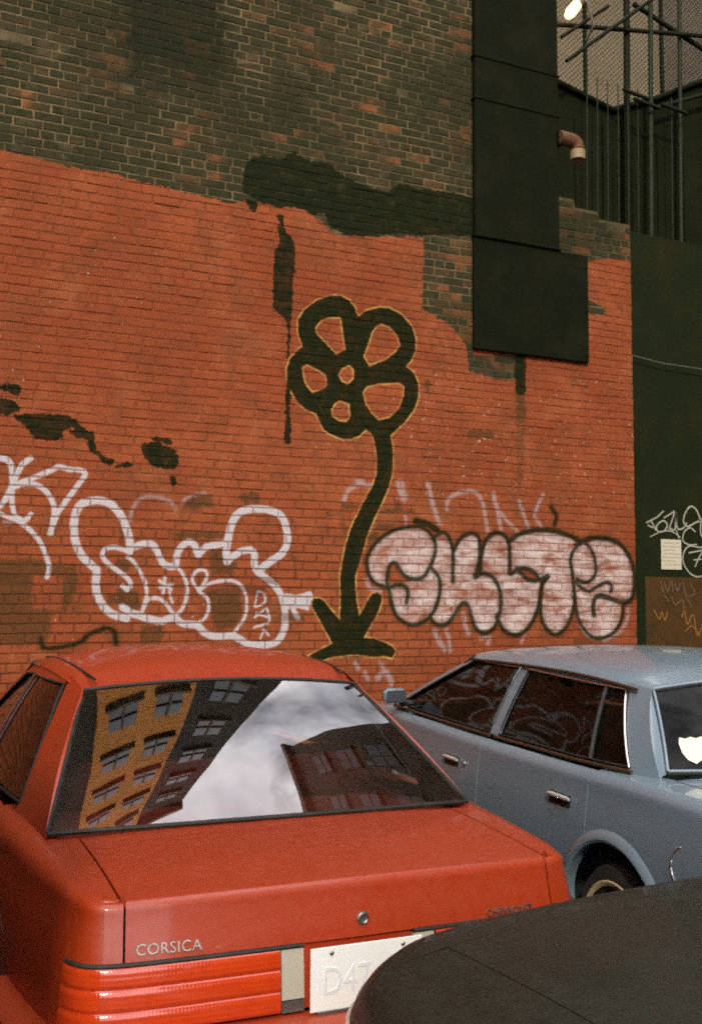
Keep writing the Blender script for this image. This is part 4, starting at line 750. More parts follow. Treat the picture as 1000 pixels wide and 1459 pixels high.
def build_car(P):
    root = empty(P['name'], P['loc'], P['rz']); tag(root, P['label'], 'car', 'cars parked by the brick wall')
    B, H = P['body'], P['house']; mp, mg = P['paint'], P['glass']; d2, d1, d0 = P['doors']; sides = (-1, 1)
    st, sh = P['seam_t'], P['seam_h']; gap = P.get('gap', .003)
    sT = B.s_at_x(st(0)+gap, 'tail'); sN = B.s_at_x(sh(B.L)+gap, 'nose'); a_l = P['lid_a']; a_h0, a_h1 = P['hood_a']
    zt0, zt1 = P['tail_band']; S2, S1, S0 = B.s_at_a(d2), B.s_at_a(d1), B.s_at_a(d0)
    def rng_(a, b, sg): return (a, b) if sg > 0 else (-b, -a)
    # quarter panels, doors, fenders
    for sg in sides:
        sL = B.s_at_a(a_l)
        # the deck strip of the quarter stops at the base of the rear screen
        g0 = B.panel(*rng_(sT, sL, sg), deck=lambda a: st(a)+gap, zlo=None, step=.012)
        # cut everything under the lamp band at the tail: lower edge follows the lamp top, then the lamp end
        cols = []
        lo = np.linspace(sT, sL, 60) if sg > 0 else np.linspace(-sL, -sT, 60)
        for t in lo:
            a = B.col(t)[1]; zl = B.zlo(a); zl = max(zl, zt1+.004) if a < P['lamp_a']+.004 else zl
            cols.append(B.column(t, zlo=zl, deck=lambda aa: st(aa)+gap))
        q = grid('quarter_panel', np.array(cols), mp, root, .02)
        grid('quarter_panel_side', B.panel(*rng_(sL, S2-gap, sg), deck=lambda a: min(float(H.xb(a))-.03, B.xs(a)-.004)), mp, q, .02)
        if P.get('fuel') == sg:
            fa, fz = .66, .72; c = [B.pt(B.s_at_a(fa+.075*math.cos(t))*sg, fz+.075*math.sin(t), .002) for t in np.linspace(-1.2, 1.2, 17)]
            tube('fuel_door_edge_glint', c, .003, MT['chrome'], q, 6)  # chrome arc put in as the bright glint along the fuel door
        for i, (t0, t1, nm) in enumerate(((S2+gap, S1-gap, 'rear_door'), (S1+gap, S0-gap, 'front_door'))):
            d = grid(nm, B.panel(*rng_(t0, t1, sg), deck=None, arc=75), mp, root, .03)
            ah = P['handles'][i]; zh = P['zh']
            hb = [B.pt(B.s_at_a(a)*sg, zh, .012) for a in np.linspace(ah-.09, ah+.09, 8)]
            for p in hb: p[0] += sg*.004
            h = tube('door_handle', hb, [.006]+[.011]*6+[.006], MT['handle'] if P['trim'] == 'chrome' else MT['darkplastic'], d, 8)
            cup = np.array([[B.pt(B.s_at_a(a)*sg, zh+z, .0015) for z in np.linspace(-.04, .012, 5)] for a in np.linspace(ah-.08, ah+.10, 7)])
            grid('handle_cup', cup, MT['darkplastic'], d, 0, sg < 0)
            if P['lock'] and i == 1:
                pk = B.pt(B.s_at_a(ah-.16)*sg, zh-.005, .004); lathe('door_lock', [(.013, 0), (.013, sg*.006), (.003, sg*.006)], MT['chrome'], d, 'x', pk, 12)
            # belt moulding and rub strip
            aa = (d2, d1) if i == 0 else (d1, d0)
            wq = P['win'][i]
            gl = grid('door_glass', H.quad(wq, sg, off=-.012), MT['darkglass'], d, 0, sg < 0)
            ringpts = []
            for k in range(4):
                p, r_ = np.array(wq[k]), np.array(wq[(k+1) % 4])
                ringpts += [tuple(p+(r_-p)*f) for f in np.linspace(0, 1, 8)[:-1]]
            lp = H.loop(ringpts+[ringpts[0]], sg, -.002)
            tube('window_seal', lp, .0055, MT['rubber'], d, 6)
            if P['trim'] == 'chrome':
                tube('window_trim', H.loop(ringpts[14:]+[ringpts[0]] if i == 0 else ringpts[7:], sg, .007), .005, MT['chrome'], d, 6)
            for (qd, nm2) in P['frames'][i]:
                grid(nm2, H.quad(qd, sg), P['frame_mat'] if nm2 == 'door_pillar' else mp, d, .01, sg < 0)
            if P.get('divider') and i == 0:
                (a0, z0), (a1, z1) = P['divider']; tube('window_divider', H.loop([(a0+(a1-a0)*f, z0+(z1-z0)*f) for f in np.linspace(0, 1, 6)], sg, .0), .011, MT['rubber'], d, 6)
            if P.get('belt'):
                zz = P['belt']; n0, n1 = wq[0], wq[1]
                tube('belt_moulding', H.loop([(a, z-.014) for a, z in zip(np.linspace(n0[0]-.02, n1[0]+.02, 9), np.linspace(n0[1], n1[1], 9))], sg, .010), .009, MT[zz], d, 8)
        f = np.array([B.column(t, deck=(lambda a: min(sh(a)+gap, B.xs(a)-.005))) for t in (np.linspace(S0+gap, sN, 110) if sg > 0 else np.linspace(-sN, -S0-gap, 110))])
        grid('front_fender', f, mp, root, .02)
        cp = grid('rear_pillar', H.quad(P['cpillar'], sg), mp, root, 0, sg < 0)
        grid('front_pillar', H.quad(P['apillar'], sg), mp, root, 0, sg < 0)
        # wheel arch lips and wheels
        for (c, zc, R) in B.arches:
            th = np.linspace(-.35, math.pi+.35, 40)
            if P.get('flare'):
                g = [[B.pt(B.s_at_a(c+(R-.004+r_)*math.cos(t))*sg, max(zc+(R-.004+r_)*math.sin(t), .2), o_) for r_, o_ in ((0, -.03), (0, .012), (.012, .02), (.03, .018), (.05, .004))] for t in th]
                recalc(grid('wheel_arch_trim', np.array(g), P['flare'], root))
            else:
                tube('wheel_arch_lip', [B.pt(B.s_at_a(c+(R-.002)*math.cos(t))*sg, max(zc+(R-.002)*math.sin(t), .2), -.002) for t in th], .006, mp, root, 6)
            x = abs(B.col(B.s_at_a(c))[0])-.11
            wheel(root, (sg*x, c, P['wheel_r']), sg, P['wheel_r'], .19, P['wheel_kind'])
        # tail lamps
        sLm, sCl = B.s_at_a(P['lamp_a']), B.s_at_x(P['lamp_x'], 'tail')
        zz = np.linspace(zt0, zt1, 25); nrib = P['ribs']; n = 90; G = []
        for t in (np.linspace(sCl, sLm, n) if sg > 0 else np.linspace(-sLm, -sCl, n)):
            R = []
            for z in zz:
                f = (z-zt0)/(zt1-zt0)*nrib; r_ = abs((f % 1)-.5)*2
                o_ = .009-.006*r_**9; ed = min(1, (z-zt0)/.006, (zt1-z)/.006); R.append(B.pt(t, z, o_*ed))
            G.append(R)
        lm = grid('tail_lamp', np.array(G), MT['redlens'], root, .03, sharp=60)
        sR = B.s_at_x(P['lamp_x']-P['rev_w'], 'tail')
        if P['rev_w'] > 0:
            rv = grid('reversing_lamp', B.band(*rng_(sR, sCl-.004, sg), zt0+.03, zt1-.004, .004, 5, .01), MT['clearlens'], lm, .02)
            grid('reversing_lamp_base', B.band(*rng_(sR, sCl-.004, sg), zt0, zt0+.027, .003, 3, .01), MT['dullmetal'], lm, .02)
        # bezel
        bz = list(B.band(*rng_(sR, sLm, sg), zt1+.001, zt1+.001, .003, 2)[:, 0])
        tube('lamp_bezel', bz, .006, MT['rubber'], lm, 6)
        # side repeater on the nose: headlamp and turn signal
        sh0 = B.s_at_x(.40, 'nose'); sh1 = B.s_at_a(B.L-.22)
        a0, b0 = (sh1, sh0) if sg > 0 else (-sh0, -sh1)
        grid('headlamp', B.band(min(a0, b0), max(a0, b0), B.zs(B.L)-.17, B.zs(B.L)-.06, .006, 5), MT['clearlens'], root, .02)
        # mirror
        am = P['mirror_a']; xm = H.x(am, float(H.zb(am))+.05)
        mr = box('door_mirror', (sg*(xm+.11), am, float(H.zb(am))+.09), (.15, .08, .09), mp, root, .025, True)
        box('mirror_glass', (sg*(xm+.11), am-.042, float(H.zb(am))+.09), (.125, .004, .068), MT['mirror'], mr)
        box('mirror_arm', (sg*(xm+.01), am, float(H.zb(am))+.045), (.07, .05, .03), MT['darkplastic'], mr, .008)
    # lid, hood, nose, bumpers, rear panel
    lid = grid('boot_lid', B.cap(-st(0)+gap, st(0)-gap, a_l, zt1+.004, 'tail', seam=lambda a: st(a)-gap), mp, root, .02)
    P['lid'] = lid
    hood = grid('bonnet', B.deck(a_h0, a_h1-gap, lambda a: min(sh(a)-gap, B.xs(a)-.005), ridge=P.get('ridge')), mp, root, .02)
    grid('front_panel', B.cap(-sh(B.L), sh(B.L), a_h1+gap, B.zs(B.L)-.19, 'nose'), mp, root, .02, True)
    gs = B.s_at_x(.38, 'nose')
    gr = [[B.pt(t, z, .008) for z in np.linspace(B.zs(B.L)-.165, B.zs(B.L)-.065, 4)] for t in np.r_[np.linspace(gs, B.end, 12), np.linspace(-B.end, -gs, 12)[1:]]]
    grid('grille', np.array(gr), MT['darkplastic'], root, .01)
    sc = B.s_at_x(P['lamp_x']-P['rev_w'], 'tail')
    grid('rear_panel', B.band(-sc+.003, sc-.003, zt0, zt1, -.012, 4), P.get('panel_mat', mp), root, .01)
    prof = P['bumper']; sb = B.s_at_a(.55)
    bm = grid('rear_bumper', B.band(-sb, sb, 0, 0, prof=prof[::-1]), P['bumper_mat'], root, 0, sharp=35)
    if P.get('bumper_strip'):
        grid('bumper_strip', B.band(-sb, sb, 0, 0, prof=[(prof[3][0]+.004, .47), (prof[3][0]+.014, .475), (prof[3][0]+.014, .53), (prof[3][0]+.004, .535)]), P['bumper_strip'], bm, 0)
    sf = B.s_at_a(B.L-.6); fr_cols = np.r_[np.linspace(sf, B.end, 50), np.linspace(-B.end, -sf, 50)[1:]]
    grid('front_bumper', np.array([[B.pt(t, max(z, .2), f) for f, z in prof[::-1]] for t in fr_cols]), P['bumper_mat'], root, 0, sharp=35)
    # screens, roof
    bl = screen(*P['rear_screen'], bulge=P['rs_bulge']); rs_ = grid('rear_screen', bl, mg, root, 0)
    tube('screen_seal', edge_loop(bl), .0075, MT['rubber'], rs_, 6)
    if P.get('screen_trim'): tube('screen_trim', [p+np.array([0, -.006, .012]) for p in edge_loop(bl)], .007, P['screen_trim'], rs_, 6)
    ws = screen(*P['windscreen'], bulge=.05); ws_o = grid('windscreen', ws[::-1], mg, root, 0)
    tube('windscreen_seal', edge_loop(ws), .012, MT['rubber'], ws_o, 6)
    rw, rac, ram, rzc, rzm = P['rear_screen'][1]; fw_, fac, fam, fzc, fzm = P['windscreen'][1]
    G = []; kk0 = lambda v: min(1.0, v/.10)
    for c in np.linspace(-1, 1, 33):
        R = []; f = 1-c*c
        a0 = rac+(ram-rac)*f+.006; a1 = fac+(fam-fac)*f
        for v in np.linspace(0, 1, 25):
            a = a0+(a1-a0)*v; ar = rac+(fac-rac)*v; xr = float(H.xt(ar)); zr = float(H.zt(ar))*kk0(v)+rzc*(1-kk0(v))
            cv = (rzm-rzc)*(1-v)+(fzm-fzc)*v+P['roof_arch']*4*v*(1-v)
            kk = min(1.0, v/.10); cc = math.copysign(abs(c)**(1-.1*kk), c)
            R.append(np.array([cc*((xr+.012)*kk+(rw+.004)*(1-kk)), a, zr+.012*kk+cv*((1-abs(c)**2.4)*kk+(1-c*c)*(1-kk))-(.02*max(0, abs(c)-.93)/.07)*kk]))
        G.append(R)
    rf = grid('roof', np.array(G), mp, root, .012)
    # strips closing the pillars onto the screens
    for scr, par, q0, q1 in ((bl, 'rear_pillar', P['cpillar'][0], P['cpillar'][3]), (ws, 'front_pillar', P['apillar'][1], P['apillar'][2])):
        pp = [o for o in root.children if o.name.startswith(par)]
        for sg, ed in ((-1, scr[0]), (1, scr[-1])):
            e2 = [np.array([sg*H.x(a, z), a, z]) for a, z in zip(np.linspace(q0[0], q1[0], len(ed)), np.linspace(q0[1], q1[1], len(ed)))]
            recalc(grid('pillar_edge', np.array([e2, [ (x+y)/2+np.array([sg*.006, 0, .004]) for x, y in zip(e2, ed)], ed]), mp, pp[0 if sg < 0 else -1]))
    for sg in sides:
        rail = [np.array([sg*(float(H.xt(a))-.045), a, float(H.zt(a))+.026]) for a in np.linspace(rac+.01, fac-.02, 20)]
        if P.get('gutter'): tube('roof_seam', rail, .0045, MT['rubber'], rf, 6)
        if P.get('drip'): tube('drip_rail', [np.array([sg*(H.x(a, float(H.zt(a))-.02)+.012), a, float(H.zt(a))-.012]) for a in np.linspace(rac+.06, fac, 20)], .008, MT[P['drip']], rf, 6)
    # cowl decks under the screens
    zc0 = B.ztop(a_l, 0)
    # interior
    ic = P['cloth']
    box('floor_pan', (0, B.L*.5, .24), (1.42, B.L-1.0, .12), MT['underbody'], root)
    box('engine_bay', (0, B.L-.78, .45), (1.1, 1.1, .4), MT['underbody'], root, .1)
    box('boot_floor', (0, .5, .47), (1.0, .8, .5), MT['underbody'], root, .1)
    bw, bac, bam, bzc, bzm = P['rear_screen'][0]
    sg_ = []
    for c in np.linspace(-1, 1, 15): sg_.append([np.array([c*(bw-.01), bac+(bam-bac)*(1-c*c)+.02+v*(P['shelf_a']-bac), bzc-.035+.0*v]) for v in np.linspace(0, 1, 6)])
    grid('parcel_shelf', np.array(sg_), ic, root, .02)
    a_s = P['shelf_a']+.28
    st_ = seat(root, 0, a_s, 1.26, ic, z=.42, back=bzc-.42+P['seat_up'], rake=.24, name='rear_seat')
    for x in (-.36, .36):
        fs = seat(root, x, a_s+.86, .50, ic, z=.42, back=.58, rake=.2, name='front_seat')
        box('head_restraint', (x, a_s+.64, 1.12), (.26, .09, .16), ic, fs, .04, True)
    ad = P['windscreen'][0][1]-.25
    box('dashboard', (0, ad-.1, .80), (1.36, .45, .22), MT['darkplastic'], root, .06, True)
    tube('steering_wheel', [np.array([-.36+.18*math.cos(t), ad-.42+.06*math.sin(t), .90+.17*math.sin(t)]) for t in np.linspace(0, 2*math.pi, 25)], .014, MT['darkplastic'], root, 6)
    for sg in sides:
        box('door_trim', (sg*.73, (d2+d0)/2, .62), (.05, d0-d2, .56), ic, root, .015)
    return root

MT['brown'] = grimy('brown_wall_tinted_moulding', (.10, .055, .03), .4, .4, amt=.3)  # brown belt trim; on the drip rail, the wall's reflection as colour
# ---- red saloon, tail towards the street
INS_R = [(.2, .09), (.35, .03), (.5, .006), (.6, 0), (.7, .006), (.8, .018), (.9, .045), (1.0, .065)]
redB = Body([(0, 0), (.3, .004), (.52, .012), (.635, .026), (.695, .06), (.73, .13), (.76, .25), (.805, .55), (.845, 1.0), (.86, 1.6), (.865, 2.4), (.86, 3.2), (.845, 3.8), (.80, 4.3), (.70, 4.52), (.45, 4.62), (0, 4.65)],
    [(0, .938), (.3, .955), (.77, .968), (1.2, .965), (2.5, .945), (3.4, .92), (4.0, .86), (4.4, .79), (4.65, .72)],
    [(0, .018), (.15, .028), (.4, .05), (.8, .06), (3.4, .05), (4.65, .04)], INS_R, [(0, .004), (.15, .012), (.77, .02), (1.5, .02), (3.4, .03), (4.3, .02), (4.65, .0)],
    klow=.75, arches=((.98, .31, .36), (3.60, .31, .36)))
redH = House([(.64, .69, .972), (1.0, .725, .965), (1.5, .765, .962), (3.0, .775, .94), (3.45, .72, .93)], [(1.2, .508, 1.343), (1.4, .535, 1.372), (1.8, .555, 1.392), (2.45, .54, 1.372)])
RED = dict(name='red_saloon', label='bright red saloon car parked nose to the wall, seen from its tail', loc=(1.157, -4.998, 0), rz=-.0256, body=redB, house=redH, paint=MT['red'], glass=MT['glass'],
    doors=(1.28, 2.16, 3.22), seam_t=interp((0, .4, .77), (.594, .60, .612)), seam_h=interp((3.3, 4.5), (.68, .60)), lid_a=.64, hood_a=(3.42, 4.48), tail_band=(.655, .806), lamp_a=.115, lamp_x=.215, rev_w=.062, ribs=3,
    handles=(1.50, 2.36), zh=.83, lock=True, trim='black', win=([(1.14, .992), (2.04, .972), (2.06, 1.345), (1.44, 1.352)], [(2.14, .972), (3.12, .955), (2.47, 1.325), (2.14, 1.345)]),
    frames=([([(2.04, .972), (2.09, .972), (2.10, 1.372), (2.06, 1.345)], 'door_pillar'), ([(1.44, 1.352), (2.06, 1.345), (2.10, 1.388), (1.40, 1.380)], 'door_frame')], [([(2.09, .972), (2.14, .972), (2.14, 1.345), (2.10, 1.372)], 'door_pillar'), ([(2.14, 1.345), (2.47, 1.325), (2.45, 1.372), (2.10, 1.388)], 'door_frame')]),
    frame_mat=MT['red'], cpillar=[(.67, .972), (1.14, .966), (1.42, 1.385), (1.24, 1.350)], apillar=[(3.12, .95), (3.40, .935), (2.45, 1.37), (2.47, 1.325)], belt=None,
    wheel_r=.30, wheel_kind='plain', mirror_a=3.0, panel_mat=MT['red'], bumper=[(-.01, .648), (.045, .645), (.075, .63), (.09, .56), (.085, .44), (.05, .38), (-.02, .36)], bumper_mat=MT['red'], bumper_strip=MT['rubber'],
    rear_screen=((.69, .68, .625, .983, .993), (.512, 1.25, 1.22, 1.343, 1.372)), rs_bulge=.008, windscreen=((.72, 3.40, 3.52, .93, .925), (.545, 2.45, 2.52, 1.372, 1.40)), roof_arch=.035, gutter=True, cloth=MT['redcloth'], shelf_a=1.15, seat_up=.13)
red = build_car(RED)
lid = RED['lid']
def on_tail(B, x, z, off): return B.pt(math.copysign(B.s_at_x(abs(x), 'tail'), x if x else 1), z, off)
def tail_mtx(B, x, z, off):
    p = on_tail(B, x, z, off); q = on_tail(B, x+.01, z, off); ex = Vector(q-p).normalized(); up = Vector(on_tail(B, x, z+.02, off)-p).normalized(); n = ex.cross(up)
    m = Matrix.Identity(4)
    for i in range(3): m[i][0], m[i][1], m[i][2], m[i][3] = ex[i], up[i], n[i], p[i]
    return m
# chrome model lettering, one badge on each side
t = text_mesh('lettering', 'CORSICA', .036, .0015, MT['badge'], lid, tail_mtx(redB, -.567, .826, .003), 1.05, 0, 1.0)
t2 = text_mesh('lettering', 'CHEVROLET', .026, .002, MT['dullmetal'], lid, tail_mtx(redB, .375, .816, .003), 1.05, 0, 1.0)
kc = on_tail(redB, .012, .852, 0)
lk = lathe('lid_lock', [(.0165, .004), (.0165, -.006), (.012, -.008), (.009, -.006), (.003, -.006)], MT['dullmetal'], lid, 'y', kc, 20)
pl = box('licence_plate', (.008, -.018, .729), (.306, .004, .152), MT['plate'], red, .0015)
text_mesh('plate_lettering', 'D47', .095, .0008, MT['plateink'], pl, Matrix.Translation((-.115, -.0205, .692)) @ Matrix.Rotation(math.pi/2, 4, 'X'), 1.0, 0, .8)
for x in (-.09, .106): lathe('plate_bolt', [(.006, -.0215), (.003, -.024), (.0005, -.024)], MT['dullmetal'], pl, 'y', (x, 0, .79), 10)
box('plate_bracket', (.008, -.015, .648), (.27, .02, .012), MT['dullmetal'], pl)

# ---- blue saloon with formal roof
INS_B = [(.2, .06), (.4, .015), (.55, 0), (.75, .006), (.9, .024), (1.0, .03)]
blueB = Body([(0, 0), (.4, .005), (.68, .03), (.80, .08), (.845, .25), (.865, .8), (.87, 1.6), (.875, 2.6), (.87, 3.6), (.85, 4.3), (.80, 4.6), (.6, 4.75), (0, 4.8)],
    [(0, .93), (.4, .95), (1.0, .965), (1.5, .962), (2.5, .965), (3.5, .975), (4.2, .955), (4.8, .90)], [(0, .03), (.3, .05), (1, .055), (3.5, .055), (4.8, .04)], INS_B,
    [(0, .004), (.3, .014), (1.0, .02), (3.5, .03), (4.6, .02), (4.8, 0)], klow=.3, arches=((1.12, .34, .37), (3.78, .34, .37)))
blueH = House([(.98, .70, .972), (1.25, .765, .966), (2.0, .785, .968), (3.4, .785, .985), (3.85, .77, .995)], [(1.2, .605, 1.30), (1.6, .625, 1.335), (2.4, .632, 1.352), (2.95, .605, 1.345)])
BLUE = dict(gap=.005, name='blue_saloon', label='slate blue saloon car with whitewall tyres parked right of the red car', loc=(3.431, -5.262, 0), rz=-.1121, body=blueB, house=blueH, paint=MT['blue'], glass=MT['darkglass'],
    doors=(1.32, 2.36, 3.55), seam_t=interp((0, 1), (.66, .68)), seam_h=interp((3.6, 4.7), (.72, .66)), lid_a=.96, hood_a=(3.95, 4.70), tail_band=(.66, .80), lamp_a=.12, lamp_x=.30, rev_w=.1, ribs=2,
    handles=(1.53, 2.68), zh=.822, lock=True, trim='chrome', win=([(1.17, .992), (2.28, .992), (2.20, 1.325), (1.355, 1.29)], [(2.38, .992), (3.72, 1.01), (2.90, 1.332), (2.29, 1.328)]),
    frames=([([(2.28, .985), (2.33, .985), (2.245, 1.34), (2.20, 1.325)], 'door_pillar'), ([(1.355, 1.29), (2.20, 1.325), (2.245, 1.352), (1.33, 1.315)], 'door_frame')], [([(2.33, .985), (2.38, .985), (2.29, 1.328), (2.245, 1.34)], 'door_pillar'), ([(2.29, 1.328), (2.90, 1.332), (2.93, 1.348), (2.245, 1.352)], 'door_frame')]),
    frame_mat=MT['blue'], cpillar=[(1.01, .965), (1.17, .965), (1.355, 1.318), (1.215, 1.302)], apillar=[(3.72, 1.0), (3.85, .99), (2.95, 1.345), (2.90, 1.332)], divider=((1.42, .992), (1.50, 1.30)), belt='brown',
    wheel_r=.315, wheel_kind='whitewall', mirror_a=3.55, flare=MT['blue'], fuel=-1, bumper=[(-.01, .60), (.08, .60), (.12, .58), (.13, .52), (.125, .44), (.08, .40), (-.02, .38)], bumper_mat=MT['chrome'], bumper_strip=MT['rubber'],
    rear_screen=((.665, 1.03, .90, .985, .992), (.60, 1.215, 1.13, 1.292, 1.345)), rs_bulge=.02, windscreen=((.765, 3.82, 4.0, .99, .985), (.605, 2.95, 3.05, 1.345, 1.38)), roof_arch=.03, drip='brown', cloth=MT['bluecloth'], shelf_a=1.45, seat_up=.02,
    screen_trim=MT['blue'])
blue = build_car(BLUE)

# ---- black saloon, bonnet towards the red car
INS_K = [(.2, .08), (.4, .02), (.55, 0), (.7, .02), (.85, .06), (1.0, .08)]
blackB = Body([(0, 0), (.4, .01), (.66, .05), (.78, .14), (.83, .4), (.85, 1.0), (.855, 2.3), (.85, 3.4), (.845, 3.9), (.825, 4.3), (.76, 4.50), (.60, 4.62), (.30, 4.68), (0, 4.70)],
    [(0, .93), (.5, .95), (1.2, .96), (2.4, .975), (3.2, .99), (3.7, .988), (4.1, .975), (4.4, .955), (4.7, .90)], [(0, .05), (1, .06), (3.2, .08), (4.0, .10), (4.7, .12)], INS_K,
    [(0, .004), (.5, .015), (1.0, .02), (3.2, .04), (4.3, .03), (4.7, 0.012)], klow=.4, arches=((1.0, .31, .36), (3.66, .31, .36)))
blackH = House([(.85, .70, .965), (1.2, .75, .965), (2.9, .76, .965), (3.2, .72, .965)], [(1.25, .54, 1.34), (1.7, .56, 1.37), (2.3, .54, 1.35)])
BLACK = dict(gap=.0012, name='black_saloon', label='dusty black saloon car in the lower right corner, only its bonnet in view', loc=(5.46, -6.13, 0), rz=math.pi/2, body=blackB, house=blackH, paint=MT['black'], glass=MT['darkglass'],
    doors=(1.3, 2.1, 3.05), seam_t=interp((0, 1), (.62, .66)), seam_h=interp((3.1, 4.5), (.66, .56)), lid_a=.8, hood_a=(3.18, 4.38), tail_band=(.66, .80), lamp_a=.2, lamp_x=.25, rev_w=.08, ribs=3,
    handles=(1.5, 2.28), zh=.83, lock=True, trim='black', win=([(1.2, .985), (2.0, .975), (2.0, 1.33), (1.48, 1.335)], [(2.08, .975), (2.95, .97), (2.35, 1.315), (2.08, 1.33)]),
    frames=([([(2.0, .97), (2.04, .97), (2.04, 1.355), (2.0, 1.33)], 'door_pillar'), ([(1.48, 1.335), (2.0, 1.33), (2.04, 1.365), (1.42, 1.36)], 'door_frame')], [([(2.04, .97), (2.08, .97), (2.08, 1.33), (2.04, 1.355)], 'door_pillar'), ([(2.08, 1.33), (2.35, 1.315), (2.33, 1.35), (2.04, 1.365)], 'door_frame')]),
    frame_mat=MT['black'], cpillar=[(.9, .965), (1.2, .965), (1.48, 1.36), (1.27, 1.342)], apillar=[(2.95, .965), (3.18, .965), (2.3, 1.35), (2.35, 1.315)], belt='rubber',
    wheel_r=.30, wheel_kind='plain', mirror_a=2.85, bumper=[(-.01, .62), (.05, .61), (.08, .59), (.09, .52), (.08, .42), (.05, .36), (-.02, .34)], bumper_mat=MT['darkplastic'],
    rear_screen=((.68, .9, .83, .975, .98), (.54, 1.27, 1.22, 1.342, 1.37)), rs_bulge=.02, windscreen=((.70, 3.16, 3.30, .965, .968), (.54, 2.30, 2.38, 1.35, 1.38)), roof_arch=.03, cloth=MT['darkcloth'], shelf_a=1.3, seat_up=.02,
    ridge=lambda a, x: .010*math.exp(-((abs(x)-.25)/.018)**2)*min(1, max(0, (4.35-a)/.3)))
black = build_car(BLACK)

# shield sticker on the blue car's rear screen
bs = [o for o in blue.children if o.name.startswith('rear_screen')][0]
sh_ = [(0, .055), (.022, .048), (.045, .055), (.052, .03), (.047, -.01), (.03, -.04), (0, -.058), (-.03, -.04), (-.047, -.01), (-.052, .03), (-.045, .055), (-.022, .048)]
g_ = screen(*BLUE['rear_screen'], bulge=BLUE['rs_bulge']); p0 = g_[2, 3]; ex_ = Vector(g_[3, 3]-g_[1, 3]).normalized(); ey_ = Vector(g_[2, 4]-g_[2, 2]); ez_ = ex_.cross(ey_).normalized(); ey_ = ez_.cross(ex_)
mm = Matrix.Identity(4)
for i in range(3): mm[i][0], mm[i][1], mm[i][2], mm[i][3] = ex_[i], ey_[i], ez_[i], p0[i]+ez_[i]*.004
stk = prism('shield_sticker', sh_, 0, .0012, MT['sticker'], bs, lambda u, y, v: (u, v, y)); stk.matrix_local = mm
s2 = prism('round_sticker', [(.024*math.cos(t)+.062, .024*math.sin(t)+.004) for t in np.linspace(0, 2*math.pi, 20)[:-1]], -.001, .0004, MT['stickerblue'], bs, lambda u, y, v: (u, v, y)); s2.matrix_local = mm


# ------------------------------------------------------------------ the tall buildings that the car windows mirror, and unseen ones added to block sky light
def facade(name, a, b, sc=1.0):
    m = mat(name, a, .9); g = NG(m); p = g.pos(); n = g.noise(p, .35, 6, .6); n2 = g.noise(p, 7*sc, 5, .7)
    sx = g.n('ShaderNodeSeparateXYZ'); g.l(p, sx.inputs[0]); row = g.math('FLOOR', g.math('DIVIDE', sx.outputs[2], .0677)); wn = g.n('ShaderNodeTexWhiteNoise', noise_dimensions='1D'); g.l(row, wn.inputs['W'])
    f = g.math('ADD', g.math('ADD', g.math('MULTIPLY', n, .5), g.math('MULTIPLY', n2, .3)), g.math('MULTIPLY', wn.outputs['Value'], .2))
    g.l(g.mix(g.map(f, .35, .65), a, b), g.b.inputs['Base Color']); g.bump(n2, .4, .02); return m
mPane = mat('dark_window_pane', (.012, .014, .018), .25, spec=.3); mSill = stucco('stone_sill', (.16, .11, .07), (.10, .07, .045))
mSoot = facade('soot_brick', (.030, .022, .012), (.016, .013, .008)); mSunOrange = facade('sun_coloured_orange_brick', (.80, .34, .06), (.62, .22, .04)); mBrown = facade('brown_brick', (.085, .045, .018), (.045, .027, .013))  # orange: sunlight on the mirrored building put into the brick colour
ub = empty('brick_tenement', (0, 0, 7.6)); tag(ub, 'tall dark brick tenement with a bay coloured orange as if sunlit, rising above the graffiti wall', 'building')
box('upper_wall', (-5.1, 4.2, 8.8), (20.4, 8.3, 17.5), mSoot, ub)
bay = box('sun_coloured_bay', (1.98, -.10, 8.7), (2.2, .34, 16.3), mSunOrange, ub)
box('bay_cornice', (1.98, -.16, 16.95), (2.4, .5, .25), mSill, bay)
box('cornice', (-5.1, -.05, 17.75), (20.5, .4, .4), mSill, ub)
def windows(root, n_u, n_z, u0, du, z0, dz, w_, h_, to, par):
    for i in range(n_u):
        for k in range(n_z):
            u, z = u0+i*du, z0+k*dz
            c, s_ = to(u, z, 0.0, w_, h_, .05); o = box('window', c, s_, mPane, par)
            c, s_ = to(u, z-h_/2-.06, .06, w_+.2, .12, .14); box('sill', c, s_, mSill, o)
            c, s_ = to(u, z, .03, .05, h_, .05); box('sash_bar', c, s_, mSill, o)
            c, s_ = to(u, z, .03, w_, .05, .052); box('sash_rail', c, s_, mSill, o)
front = lambda y: (lambda u, z, off, w_, h_, d: ((u, y-off, z), (w_, d, h_)))
windows(ub, 2, 5, 1.45, 1.06, 2.6, 3.1, .62, 1.55, front(-.28), ub)
windows(ub, 1, 5, 4.1, 1.3, 2.6, 3.1, .8, 1.6, front(.04), ub)
rt = empty('brown_tenement', (12.2, -10, 0)); tag(rt, 'brown brick tenement with rows of windows mirrored in the red car rear screen', 'building')
box('wall', (4, 0, 13.5), (8, 27, 27.0), mBrown, rt); box('cornice', (3.9, 0, 27.1), (8.6, 27.4, .5), mSill, rt)
windows(rt, 11, 7, -12.2, 2.4, 4.0, 3.2, 1.05, 1.8, lambda u, z, off, w_, h_, d: ((-.01-off, u, z), (d, w_, h_)), rt)

